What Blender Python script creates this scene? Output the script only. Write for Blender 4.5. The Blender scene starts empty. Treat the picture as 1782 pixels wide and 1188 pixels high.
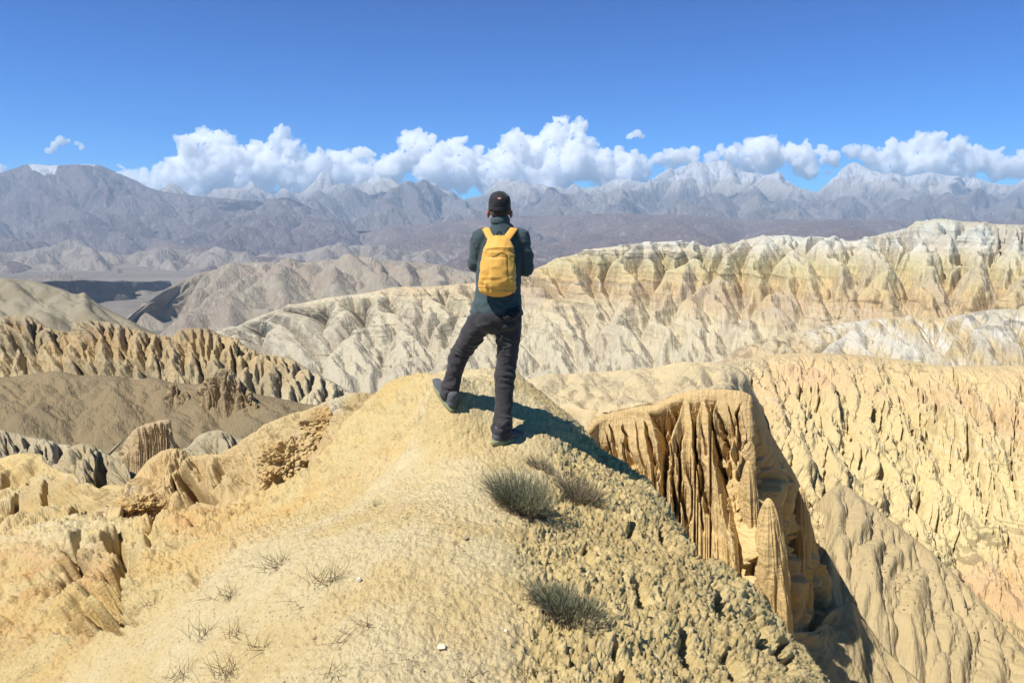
import bpy, bmesh, math, random
import numpy as np
from mathutils import Vector, Matrix
RES = 1.0
SC = bpy.context.scene
COL = SC.collection
F = 1296.0; CX = 891.0; CY = 594.0
PITCH = math.radians(8.51); CZ = 1.5
CP, SP = math.cos(PITCH), math.sin(PITCH)

# ---------------------------------------------------------------- helpers
def W(px, py, Y):
    """photo direction (px,py) at forward distance Y -> world point arrays"""
    px = np.asarray(px, float); py = np.asarray(py, float); Y = np.asarray(Y, float)
    a = (px - CX) / F; b = -(py - CY) / F
    ry = CP + b * SP; rz = -SP + b * CP
    return np.stack([a / ry * Y, Y * np.ones_like(a), CZ + rz / ry * Y], -1)

def lin(r, g, b):
    f = lambda c: (c / 255 / 12.92) if c / 255 <= .04045 else ((c / 255 + .055) / 1.055) ** 2.4
    return (f(r), f(g), f(b), 1.0)

def _hash(i, j, k, seed):
    u = np.uint32
    with np.errstate(over='ignore'):
        h = np.asarray(i).astype(u) * u(374761393) + np.asarray(j).astype(u) * u(668265263) + np.asarray(k).astype(u) * u(2246822519) + u((seed * 144665 + 977) & 0xffffffff)
        h = (h ^ (h >> u(13))) * u(1274126177)
        h = (h ^ (h >> u(16))) * u(2246822519)
    return ((h ^ (h >> u(15))) & u(0xffffff)).astype(np.float32) / 16777216.0

def noise2(x, y, seed=0):
    xi = np.floor(x).astype(np.int32); yi = np.floor(y).astype(np.int32)
    fx = x - xi; fy = y - yi
    ux = fx * fx * fx * (fx * (fx * 6 - 15) + 10); uy = fy * fy * fy * (fy * (fy * 6 - 15) + 10)
    def g(a, b):
        t = _hash(xi + a, yi + b, 0 * xi, seed) * 2 * np.pi
        return np.cos(t) * (fx - a) + np.sin(t) * (fy - b)
    n = (g(0, 0) * (1 - ux) + g(1, 0) * ux) * (1 - uy) + (g(0, 1) * (1 - ux) + g(1, 1) * ux) * uy
    return n * 1.4

def fbm2(x, y, oct=4, seed=0, gain=.5, lac=2.03):
    s = 0; a = 1.
    for o in range(oct):
        s = s + a * noise2(x, y, seed + o * 17); x = x * lac; y = y * lac; a *= gain
    return s

def noise3(p, seed=0):
    i = np.floor(p).astype(np.int32); f = p - i
    u = f * f * (3 - 2 * f)
    def v(a, b, c): return _hash(i[..., 0] + a, i[..., 1] + b, (i[..., 2] + c) * 7919, seed)
    ux, uy, uz = u[..., 0], u[..., 1], u[..., 2]
    def L(a, b, t): return a + (b - a) * t
    x00 = L(v(0, 0, 0), v(1, 0, 0), ux); x10 = L(v(0, 1, 0), v(1, 1, 0), ux)
    x01 = L(v(0, 0, 1), v(1, 0, 1), ux); x11 = L(v(0, 1, 1), v(1, 1, 1), ux)
    return L(L(x00, x10, uy), L(x01, x11, uy), uz) * 2 - 1

def fbm3(p, oct=4, seed=0, gain=.5):
    s = 0; a = 1.
    for o in range(oct):
        s = s + a * noise3(p, seed + o * 31); p = p * 2.03 + 11.7; a *= gain
    return s

def worley3(p, seed=0):
    """F1 and F2 distances plus a per-cell random"""
    i = np.floor(p).astype(np.int32); f = p - i
    f1 = np.full(p.shape[:-1], 9.); f2 = f1.copy(); cid = np.zeros(p.shape[:-1])
    for a in (-1, 0, 1):
        for b in (-1, 0, 1):
            for c in (-1, 0, 1):
                I, J, Kk = i[..., 0] + a, i[..., 1] + b, (i[..., 2] + c) * 7919
                r1 = _hash(I, J, Kk, seed); r2 = _hash(I, J, Kk, seed + 5); r3 = _hash(I, J, Kk, seed + 9)
                d = np.sqrt((a + r1 - f[..., 0]) ** 2 + (b + r2 - f[..., 1]) ** 2 + (c + r3 - f[..., 2]) ** 2)
                m = d < f1
                f2 = np.where(m, f1, np.minimum(f2, d)); cid = np.where(m, r1, cid); f1 = np.where(m, d, f1)
    return f1, f2, cid

def sstep(a, b, x):
    t = np.clip((x - a) / (b - a), 0, 1); return t * t * (3 - 2 * t)

def blur(a, n, axis):
    """box blur, edge padded"""
    n = max(1, int(n))
    pad = [(0, 0)] * a.ndim; pad[axis] = (n, n)
    c = np.cumsum(np.pad(a, pad, mode='edge'), axis=axis)
    k = 2 * n
    sl = lambda s, e: tuple(slice(s, e) if q == axis else slice(None) for q in range(a.ndim))
    L = a.shape[axis]
    return (c[sl(k, k + L)] - c[sl(0, L)]) / k

def erode(nv, nu, dv, du, H, iters=20, K=.05, m=.5, U=0., D=.02, noise=.3, seed=0, big=None, shape=1.):
    """stream-power erosion of a tilted plane: gives branching gullies.  h, drainage area"""
    r = np.random.RandomState(seed)
    v = np.linspace(1, 0, nv)[:, None]
    h = H * v ** shape * np.ones((1, nu))
    n = r.rand(nv, nu)
    for s in (16, 8, 4, 2):
        c = r.rand(nv // s + 3, nu // s + 3)
        yi = np.arange(nv) / s; xi = np.arange(nu) / s
        y0 = yi.astype(int); x0 = xi.astype(int); fy = (yi - y0)[:, None]; fx = (xi - x0)[None]
        n = n + s ** .8 * ((c[y0][:, x0] * (1 - fx) + c[y0][:, x0 + 1] * fx) * (1 - fy)
                           + (c[y0 + 1][:, x0] * (1 - fx) + c[y0 + 1][:, x0 + 1] * fx) * fy)
    h = h + noise * n * dv
    if big is not None: h = h + big
    h[-1] = h[-1].min() - dv * .01
    base = h[-1].copy()
    N = nv * nu; ids = np.arange(N).reshape(nv, nu)
    nb = [(a, b, np.hypot(a * dv, b * du)) for a in (-1, 0, 1) for b in (-1, 0, 1) if (a, b) != (0, 0)]
    ar = np.arange(N)
    for it in range(iters):
        hp = np.pad(h, 1, constant_values=1e9)
        best = np.zeros((nv, nu)); rec = ids.copy(); dist = np.ones((nv, nu))
        for a, b, d in nb:
            s = (h - hp[1 + a:1 + a + nv, 1 + b:1 + b + nu]) / d
            k = s > best
            best = np.where(k, s, best); rec = np.where(k, ids + a * nu + b, rec); dist = np.where(k, d, dist)
        rec[-1] = ids[-1]
        rf = rec.ravel()
        dep = (rf != ar).astype(np.int64); p = rf.copy()
        while True:
            q = p[p]; dep = dep + dep[p]
            if (q == p).all(): break
            p = q
        order = np.argsort(dep, kind='stable'); ds = dep[order]
        cuts = np.searchsorted(ds, np.arange(ds[-1] + 2))
        A = np.full(N, du * dv)
        for l in range(int(ds[-1]), 0, -1):
            nd = order[cuts[l]:cuts[l + 1]]
            np.add.at(A, rf[nd], A[nd])
        Fk = K * A ** m / dist.ravel()
        hf = h.ravel() + U
        hf.reshape(nv, nu)[-1] = base
        for l in range(1, int(ds[-1]) + 1):
            nd = order[cuts[l]:cuts[l + 1]]
            f = Fk[nd]; hf[nd] = (hf[nd] + f * hf[rf[nd]]) / (1 + f)
        h = hf.reshape(nv, nu)
        if D > 0:
            hp = np.pad(h, 1, mode='edge')
            h = h + D * ((hp[:-2, 1:-1] + hp[2:, 1:-1] + hp[1:-1, :-2] + hp[1:-1, 2:]) - 4 * h)
            h[-1] = base
    return h, A.reshape(nv, nu)

def pchip(x, y, xq):
    """monotone cubic; y (K,...) on x (K,)"""
    x = np.asarray(x, float); y = np.asarray(y, float)
    h = np.diff(x); sh = (len(h),) + (1,) * (y.ndim - 1)
    d = np.diff(y, axis=0) / h.reshape(sh)
    m = np.zeros_like(y); m[0] = d[0]; m[-1] = d[-1]
    if len(x) > 2:
        a, b = d[:-1], d[1:]
        same = (a * b) > 0
        m[1:-1] = np.where(same, 2 * a * b / np.where(same, a + b, 1), 0)
    k = np.clip(np.searchsorted(x, xq) - 1, 0, len(x) - 2)
    hq = h[k]; t = ((xq - x[k]) / hq)
    s = (len(xq),) + (1,) * (y.ndim - 1)
    t = t.reshape(s); hq = hq.reshape(s)
    return ((2 * t**3 - 3 * t**2 + 1) * y[k] + (t**3 - 2 * t**2 + t) * hq * m[k]
            + (-2 * t**3 + 3 * t**2) * y[k + 1] + (t**3 - t**2) * hq * m[k + 1])

def grid_mesh(name, P, mat, attrs=None, smooth=True, wrap=False):
    nv, nu = P.shape[:2]
    me = bpy.data.meshes.new(name)
    me.vertices.add(nv * nu); me.vertices.foreach_set('co', P.reshape(-1).astype(np.float32))
    i = np.arange(nv * nu).reshape(nv, nu)
    if wrap: i = np.concatenate([i, i[:, :1]], 1)
    q = np.stack([i[:-1, :-1], i[1:, :-1], i[1:, 1:], i[:-1, 1:]], -1).reshape(-1, 4)
    me.loops.add(q.size); me.loops.foreach_set('vertex_index', q.reshape(-1).astype(np.int32))
    me.polygons.add(len(q)); me.polygons.foreach_set('loop_start', np.arange(0, q.size, 4, dtype=np.int32))
    me.polygons.foreach_set('use_smooth', np.full(len(q), smooth))
    me.update(calc_edges=True)
    for k, a in (attrs or {}).items():
        at = me.attributes.new(k, 'FLOAT', 'POINT'); at.data.foreach_set('value', np.asarray(a, np.float32).reshape(-1))
    me.materials.append(mat)
    o = bpy.data.objects.new(name, me); COL.objects.link(o)
    return o

def tag(o, label=None, cat=None, group=None, kind=None):
    if label: o['label'] = label
    if cat: o['category'] = cat
    if group: o['group'] = group
    if kind: o['kind'] = kind
    return o

def normals(P):
    a = np.gradient(P, axis=0); b = np.gradient(P, axis=1)
    n = np.cross(a, b); n /= np.linalg.norm(n, axis=-1, keepdims=True) + 1e-12
    s = np.sign((n * np.array([0, -.7, .7])).sum(-1, keepdims=True)); s[s == 0] = 1
    return n * s

def smooth_row(r, xs):
    r = np.array(r, float)
    return pchip(r[:, 0], r[:, 1:], xs)

def patch(name, label, rows, nu, nvs, mat, kw=None, amp=1., bigA=0., bigS=1., crest=1, rough=0., roughS=1.,
          extra=None, citers=24, mid=0., style='B', lumps=None, crev=(), fade=.12, seed=0, backfade=.5, skew=0., crevm=True, eres=2., cres=6., bigV=1.6, crestamp=.12, ledge=0., ledgeS=2., chan=None):
    """land form through traced crest/mid/foot lines, each at its own distance, gullied by erosion.
    rows[0] is behind the crest.  nvs: samples per interval between rows"""
    nu = int(nu * RES); nvs = [max(4, int(n * RES)) for n in nvs]
    x0 = max(r[0][0] for r in rows); x1 = min(r[-1][0] for r in rows)
    xs = np.linspace(x0, x1, nu)
    R = np.stack([smooth_row(r, xs) for r in rows])            # K,nu,2
    v = [np.linspace(i, i + 1, n, endpoint=False) for i, n in enumerate(nvs)] + [np.array([len(rows) - 1.])]
    v = np.concatenate(v); nv = len(v)
    Pk = W(np.broadcast_to(xs, R.shape[:2]), R[..., 0], R[..., 1])
    P = pchip(np.arange(len(rows)), Pk, v)                     # nv,nu,3
    pyy = pchip(np.arange(len(rows)), R[..., 0], v)
    dv_ = np.linalg.norm(np.diff(P, axis=0), axis=-1); du_ = np.linalg.norm(np.diff(P, axis=1), axis=-1)
    nb = sum(nvs[:crest]); c = nb
    dv = float(np.mean(dv_[c:])); du = float(np.mean(du_[c:]))
    scale = P[..., 1] / P[c:, :, 1].mean()
    s = np.concatenate([np.zeros((1,)), np.cumsum(du_[(c + nv) // 2])])[None, :]
    t = np.concatenate([np.zeros((1,)), np.cumsum(dv_.mean(1))])[:, None]
    t = t - t[c]
    ss = s + skew * t + 0 * t; tt = t + 0 * s
    N = normals(blur(blur(P, max(3, nv // 25), 0), max(3, nu // 40), 1))
    disp = np.zeros((nv, nu)); chn = np.zeros((nv, nu))
    m1 = P[..., 1] / F                                          # metres per photo px
    mc = float(m1[c:].mean())
    big = np.zeros((nv, nu))
    if bigA and kw is None:
        S = bigS * mc
        nn = fbm2(ss / S, tt / (S * bigV), 4, seed + 3)
        disp = disp + (1 - 2.6 * np.abs(nn) ** .85) * sstep(0, S * .7, np.abs(tt)) * bigA * m1
    if kw is not None:
        k = dict(kw); til = k.pop('tilt', .5); cit = citers
        nf = nv - c
        def field(er, til, start, sd, kk):
            """one erosion run at 1/er of the mesh resolution; returns relief (unit-ish) and drainage"""
            ev, eu = max(20, int(nf / er)), max(30, int(nu / er))
            edu = du * nu / eu / (dv * nf / ev); cell = dv * nf / ev
            iv = np.linspace(0, nf - 1, ev).astype(int); iu = np.linspace(0, nu - 1, eu).astype(int)
            st = start[iv][:, iu] / cell if start is not None else None
            h, A = erode(ev, eu, 1., edu, til * ev, seed=sd, big=st, **kk)
            e = h - til * ev * np.linspace(1, 0, ev)[:, None] - (0 if st is None else st)
            e = e - blur(blur(e, eu // 10, 1), max(3, ev // 8), 0)
            la = np.log(A / edu); la /= la.max()
            def up(q):
                yi = np.linspace(0, ev - 1.001, nf); xi = np.linspace(0, eu - 1.001, nu)
                xi = xi[None] - skew * yi[:, None] / edu                 # slanting fall lines
                xi = np.abs(xi); xi = np.where(xi > eu - 1.01, 2 * (eu - 1.01) - xi, xi); xi = np.clip(xi, 0, eu - 1.01)
                y0 = yi.astype(int)[:, None]; x0_ = xi.astype(int); fy = yi[:, None] - y0; fx = xi - x0_
                return (q[y0, x0_] * (1 - fx) + q[y0, x0_ + 1] * fx) * (1 - fy) + (q[y0 + 1, x0_] * (1 - fx) + q[y0 + 1, x0_ + 1] * fx) * fy
            e = up(e); la = up(la)
            if er > 1.4:
                e = blur(blur(e, round(er / 2), 0), round(er / 2), 1)
            rm = np.sqrt(blur(blur(e * e, nu // 8, 1), max(3, nf // 8), 0)) + 1e-6
            e = e / (.6 * rm + .4 * e.std())
            return np.clip(e, -3.4, 2.8), la
        fr = np.arange(nf)
        E = np.zeros((nf, nu)); la = 0
        KC, KM, tc, tm = {'A': (dict(K=.12, U=.5, iters=36, noise=.6, D=.02), dict(K=.12, U=.5, iters=30, noise=.6, D=.015), .5, .7),
                          'B': (dict(K=.05, m=.65, U=.2, iters=36, noise=.6, D=.02), dict(K=.05, m=.65, U=.1, iters=30, noise=.6, D=.02), .8, .8)}[style]
        if bigA:
            ec, la = field(max(cres, eres * 1.5), til * tc, None, seed + 50, KC)
            ec = ec * (crestamp + (1 - crestamp) * sstep(0, max(fade * 1.4, .08) * nf, fr))[:, None]
            E = E + ec * bigA * m1[c:]
        if mid:
            em, lm = field(eres * 2.1, til * tm, E * .8 if not skew else None, seed + 90, KM)
            E = E + em * (crestamp + (1 - crestamp) * sstep(0, fade * 1.2 * nf, fr))[:, None] * mid * m1[c:]
        k['D'] = 0.; k['noise'] = .5
        ef, lf = field(eres, til, E * .8 if not skew else None, seed, k)
        ef = ef * (crestamp + (1 - crestamp) * sstep(0, fade * nf, fr))[:, None]
        E = E + ef * amp * m1[c:]
        disp[c:] += E
        la = np.maximum(la, lf) * .5 + lf * .5
        chn[c:] = la
        ib = np.minimum(c - np.arange(c), nf - 1)
        disp[:c] += E[ib] * backfade
        chn[:c] = la[ib]
    px2 = np.broadcast_to(xs, (nv, nu))
    for (xa, ya, xb, yb, wpx, dep) in crev:
        lo, hi = np.searchsorted(xs, [min(xa, xb) - wpx * 7, max(xa, xb) + wpx * 7])
        if hi - lo < 2: continue
        rws = np.where(((pyy[:, lo:hi] > ya - 2) & (pyy[:, lo:hi] < yb + 2)).any(1))[0]
        if not len(rws): continue
        sl = (slice(rws[0], rws[-1] + 1), slice(lo, hi))
        yy_, xx_ = pyy[sl], px2[sl]
        wob = fbm2(yy_ / 38., 0 * yy_ + xa * .37, 3, 5) * wpx * 1.3
        fq = (yy_ - ya) / (yb - ya); f = np.clip(fq, 0, 1)
        inside = sstep(0, .15, f) * (1 - sstep(.88, 1., fq))
        d = (xx_ - (xa + (xb - xa) * f) - wob) / (wpx * (.35 + 1.1 * f))
        disp[sl] -= dep * inside * np.exp(-np.abs(d) ** 2.6) * (1 if crevm else m1[sl])
    if rough:                                                   # px height / px size
        disp += rough * m1 * fbm2(ss / (roughS * mc), tt / (roughS * mc), 5, seed + 8, .55)
    P2 = P + N * disp[..., None]
    if ledge:
        ledgeS = ledgeS * mc; ledge = ledge * mc
        zz = P2[..., 2] / ledgeS + .6 * fbm2(ss / (ledgeS * 30), tt / (ledgeS * 30), 2, seed + 4)
        l = noise2(zz * 1.0, 0 * zz + .5, seed + 6) + .5 * noise2(zz * 2.7, ss / (ledgeS * 40), seed + 7)
        P2 = P2 + N * (ledge * l)[..., None]
    if lumps:
        P2 = lumps(P2, N, xs, pyy)
    at = dict(chan=chn, rs=(ss - skew * tt * 1.0) / mc, rt=tt / mc)
    if extra: at['sn'] = extra(px2, pyy, disp, m1)
    o = grid_mesh(name, P2, mat, at)
    tag(o, label, None, None, 'structure')
    return o, P2, xs, pyy

# ---------------------------------------------------------------- materials
class NT:
    def __init__(s, name):
        s.m = bpy.data.materials.new(name); s.m.use_nodes = True
        s.t = s.m.node_tree; s.t.nodes.clear(); s.L = s.t.links
    def n(s, typ, **kw):
        n = s.t.nodes.new('ShaderNode' + typ)
        for k, v in kw.items():
            if k.startswith('_'):
                setattr(n, k[1:], v)
            else:
                i = n.inputs[int(k[1:])] if k[0] == 'i' and k[1:].isdigit() else n.inputs[k]
                if hasattr(v, 'is_output') or isinstance(v, bpy.types.NodeSocket): s.L.new(v, i)
                else: i.default_value = v
        return n
    def math(s, op, a, b=0., c=0.):
        return s.n('Math', _operation=op, i0=a, i1=b, i2=c).outputs[0]
    def mix(s, f, a, b, mode='MIX'):
        n = s.n('Mix', _data_type='RGBA', _blend_type=mode)
        for i, v in ((0, f), (6, a), (7, b)):
            if isinstance(v, bpy.types.NodeSocket): s.L.new(v, n.inputs[i])
            else: n.inputs[i].default_value = v
        return n.outputs[2]
    def noise(s, vec, scale, detail=4, rough=.55, dist=0.):
        n = s.n('TexNoise', Scale=scale, Detail=detail, Roughness=rough, Distortion=dist); s.L.new(vec, n.inputs['Vector'])
        return n.outputs[0]
    def ramp(s, f, stops, interp='LINEAR'):
        n = s.n('ValToRGB'); s.L.new(f, n.inputs[0]); r = n.color_ramp; r.interpolation = interp
        while len(r.elements) < len(stops): r.elements.new(.5)
        for e, (p, c) in zip(r.elements, stops):
            e.position = p; e.color = c if len(c) == 4 else tuple(c) + (1,)
        return n.outputs[0]
    def step(s, f, a, b):
        n = s.n('MapRange', _interpolation_type='SMOOTHSTEP'); s.L.new(f, n.inputs[0])
        n.inputs[1].default_value = a; n.inputs[2].default_value = b
        return n.outputs[0]
    def vmul(s, v, t):
        return s.n('VectorMath', _operation='MULTIPLY', i0=v, i1=t).outputs[0]
    def attr(s, name):
        return s.n('Attribute', _attribute_name=name).outputs['Fac']
    def out(s, col, rough=.9, bump=None, bstr=.5, bdist=.1, normal=None, spec=.15, **kw):
        b = s.n('BsdfPrincipled'); b.inputs['Roughness'].default_value = rough if not isinstance(rough, bpy.types.NodeSocket) else .9
        if isinstance(rough, bpy.types.NodeSocket): s.L.new(rough, b.inputs['Roughness'])
        b.inputs['Specular IOR Level'].default_value = spec
        if isinstance(col, bpy.types.NodeSocket): s.L.new(col, b.inputs['Base Color'])
        else: b.inputs['Base Color'].default_value = col
        for k, v in kw.items(): b.inputs[k.replace('_', ' ')].default_value = v
        if bump is not None:
            bn = s.n('Bump', Strength=bstr, Distance=bdist, Height=bump); s.L.new(bn.outputs[0], b.inputs['Normal'])
        o = s.n('OutputMaterial'); s.L.new(b.outputs[0], o.inputs[0])
        return s.m

def badland(name, z0, z1, stops, scree, sc, scree_amt=.5, band=.25, bandS=None, chan=0., chancol=None, bd=None, warp=None,
            alb=.64, sat=.86, rillA=.4, tilt=(0, 0), patchcol=None, patch_amt=.0, speck=0., bstr=.6, mottle=.2):
    """layered dry rock: colour strata by height, scree in drifts; sc = feature size in metres"""
    t = NT(name); g = t.n('NewGeometry'); pos = g.outputs['Position']
    sep = t.n('SeparateXYZ', i0=pos); z = sep.outputs[2]
    nz = t.noise(pos, .12 / sc, 5)
    zz = t.math('ADD', z, t.math('MULTIPLY', t.math('SUBTRACT', nz, .5), warp if warp is not None else (z1 - z0) * .25))
    if tilt[0]: zz = t.math('ADD', zz, t.math('MULTIPLY', sep.outputs[0], tilt[0]))
    if tilt[1]: zz = t.math('ADD', zz, t.math('MULTIPLY', sep.outputs[1], tilt[1]))
    f = t.n('MapRange', i0=zz, i1=z0, i2=z1).outputs[0]
    col = t.ramp(f, stops)
    # thin beds
    bs = bandS or (z1 - z0) * .05
    vz = t.n('CombineXYZ', i0=t.math('MULTIPLY', sep.outputs[0], .012 / bs), i1=t.math('MULTIPLY', sep.outputs[1], .012 / bs),
             i2=t.math('MULTIPLY', zz, 1 / bs)).outputs[0]
    bn = t.noise(vz, 1.0, 5, .65)
    brk = t.step(t.noise(pos, .16 / sc, 3), .42, .56)
    ln = t.math('MULTIPLY', t.step(bn, .575, .605), brk)
    dark = t.math('SUBTRACT', 1., t.math('ADD', t.math('MULTIPLY', t.step(bn, .56, .72), band * .5), t.math('MULTIPLY', ln, band * .9)))
    light = t.step(bn, .44, .30)
    col = t.mix(1., col, t.n('CombineColor', i0=dark, i1=dark, i2=dark).outputs[0], 'MULTIPLY')
    col = t.mix(t.math('MULTIPLY', light, band * .9), col, lin(235, 226, 205))
    if patchcol:
        col = t.mix(t.math('MULTIPLY', t.step(t.noise(pos, .035 / sc, 3), .5, .62), patch_amt), col, patchcol)
    # scree drifts
    dn = t.noise(t.vmul(pos, (1, .6, .35)), .09 / sc, 6, .6, .6)
    col = t.mix(t.math('MULTIPLY', t.step(dn, .50, .60), scree_amt), col, scree)
    m2 = t.noise(pos, 1.1 / sc, 6, .65)
    mm = t.math('ADD', 1 - mottle * .5, t.math('MULTIPLY', m2, mottle))
    col = t.mix(1., col, t.n('CombineColor', i0=mm, i1=mm, i2=mm).outputs[0], 'MULTIPLY')
    if chan:
        ch = t.step(t.attr('chan'), chan, chan + .12)
        col = t.mix(t.math('MULTIPLY', ch, .75), col, chancol or lin(235, 228, 215))
    if speck:
        sp = t.n('TexVoronoi', Scale=.9 / sc, _feature='F1'); t.L.new(pos, sp.inputs['Vector'])
        sm = t.math('MULTIPLY', t.step(sp.outputs[0], .22, .12), t.step(t.noise(pos, .06 / sc, 2), .5, .6))
        col = t.mix(t.math('MULTIPLY', sm, speck), col, lin(95, 85, 62))
    hs = t.n('HueSaturation', Saturation=sat); t.L.new(col, hs.inputs['Color']); col = hs.outputs[0]
    col = t.mix(1., col, (alb, alb, alb, 1), 'MULTIPLY')
    b1 = t.noise(pos, .9 / sc, 8, .68)
    rv = t.n('CombineXYZ', i0=t.math('MULTIPLY', t.attr('rs'), 1 / 10.), i1=t.math('MULTIPLY', t.attr('rt'), 1 / 75.)).outputs[0]
    rn = t.noise(rv, 1., 5, .6, .25)
    rill = t.math('POWER', t.math('ABSOLUTE', t.math('MULTIPLY', t.math('SUBTRACT', rn, .5), 3.)), .7)
    bump = t.math('ADD', t.math('MULTIPLY', b1, .8), t.math('ADD', t.math('MULTIPLY', bn, .45), t.math('MULTIPLY', rill, rillA)))
    return t.out(col, .95, bump, bstr, bd or sc * .9, spec=.05)
# ---------------------------------------------------------------- far to near land forms
def off(r, dy, dY, sY=1.):
    return [(x, y + dy, Y * sY + dY) for x, y, Y in r]
def const(xs, y, Y): return [(x, y, Y) for x in xs]
XW = (-420, 0, 400, 891, 1300, 1782, 2250)
def row(Y, *p):
    return [(p[i], p[i + 1], Y) for i in range(0, len(p), 2)]

def far_mat(name, base, pale, sc, snow_z, snow=.9, chan=.5, mid=None, snowbreak=600., alb=.62):
    t = NT(name); g = t.n('NewGeometry'); pos = g.outputs['Position']; z = t.n('SeparateXYZ', i0=pos).outputs[2]
    n = t.noise(pos, .1 / sc, 6, .6); n2 = t.noise(pos, .5 / sc, 6, .65)
    rv = t.n('CombineXYZ', i0=t.math('MULTIPLY', t.attr('rs'), 1 / 9.), i1=t.math('MULTIPLY', t.attr('rt'), 1 / 34.)).outputs[0]
    rn = t.noise(rv, 1., 6, .65, .5)
    col = t.mix(t.step(n, .42, .6), base, mid or pale)
    col = t.mix(t.math('MULTIPLY', t.step(rn, .53, .68), .55), col, pale)
    col = t.mix(t.math('MULTIPLY', t.step(rn, .46, .34), .5), col, tuple(.84 * c for c in base[:3]) + (1,))
    hz = t.math('ADD', z, t.math('MULTIPLY', t.math('SUBTRACT', n, .5), snowbreak * 2.2))
    col = t.mix(t.step(hz, snow_z - snowbreak * 1.6, snow_z - snowbreak * .3), col, pale)
    ch = t.step(t.attr('chan'), chan, chan + .2)
    col = t.mix(t.math('MULTIPLY', ch, .6), col, pale)
    h2 = t.math('ADD', hz, t.math('MULTIPLY', t.math('SUBTRACT', t.math('ADD', t.math('MULTIPLY', n2, .4), t.math('MULTIPLY', rn, .6)), .5), snowbreak * 4.))
    col = t.mix(t.math('MULTIPLY', t.step(h2, snow_z, snow_z + snowbreak * .35), snow), col, (.86, .88, .92, 1))
    sa = t.math('ADD', t.attr('sn'), t.math('MULTIPLY', t.math('SUBTRACT', n2, .5), .5))
    col = t.mix(t.step(sa, .5, .62), col, (.88, .9, .93, 1))
    mm = t.math('ADD', .8, t.math('MULTIPLY', n2, .4))
    col = t.mix(1., col, t.n('CombineColor', i0=mm, i1=mm, i2=mm).outputs[0], 'MULTIPLY')
    col = t.mix(1., col, (alb, alb, alb, 1), 'MULTIPLY')
    return t.out(col, .95, t.math('ADD', t.noise(pos, .6 / sc, 8, .72), t.math('MULTIPLY', t.math('ABSOLUTE', t.math('SUBTRACT', rn, .5)), 2.2)), .8, sc * .7, spec=.03)

def snow_field(px, py, disp, m1):
    q = disp / m1 + 1.5 * noise2(px / 5., py / 9., 77)
    a = sstep(46, 56, px) * sstep(108, 98, px) * sstep(322, 300 , py + np.abs(px - 80) * .3) * sstep(285, 287, py)
    edge = np.exp(-((px - (56 + (py - 290) * .9)) / 6) ** 2) * sstep(325, 312, py) + np.exp(-((px - (102 - (py - 290) * .5)) / 5) ** 2) * sstep(316, 306, py)
    b = np.exp(-((py - (291.5 + np.abs(px - 150) * .05)) / 2.5) ** 2) * sstep(120, 135, px) * sstep(172, 160, px)
    return np.clip(a * (.45 + .12 * q) + edge * .9 + b, 0, 1)

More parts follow.
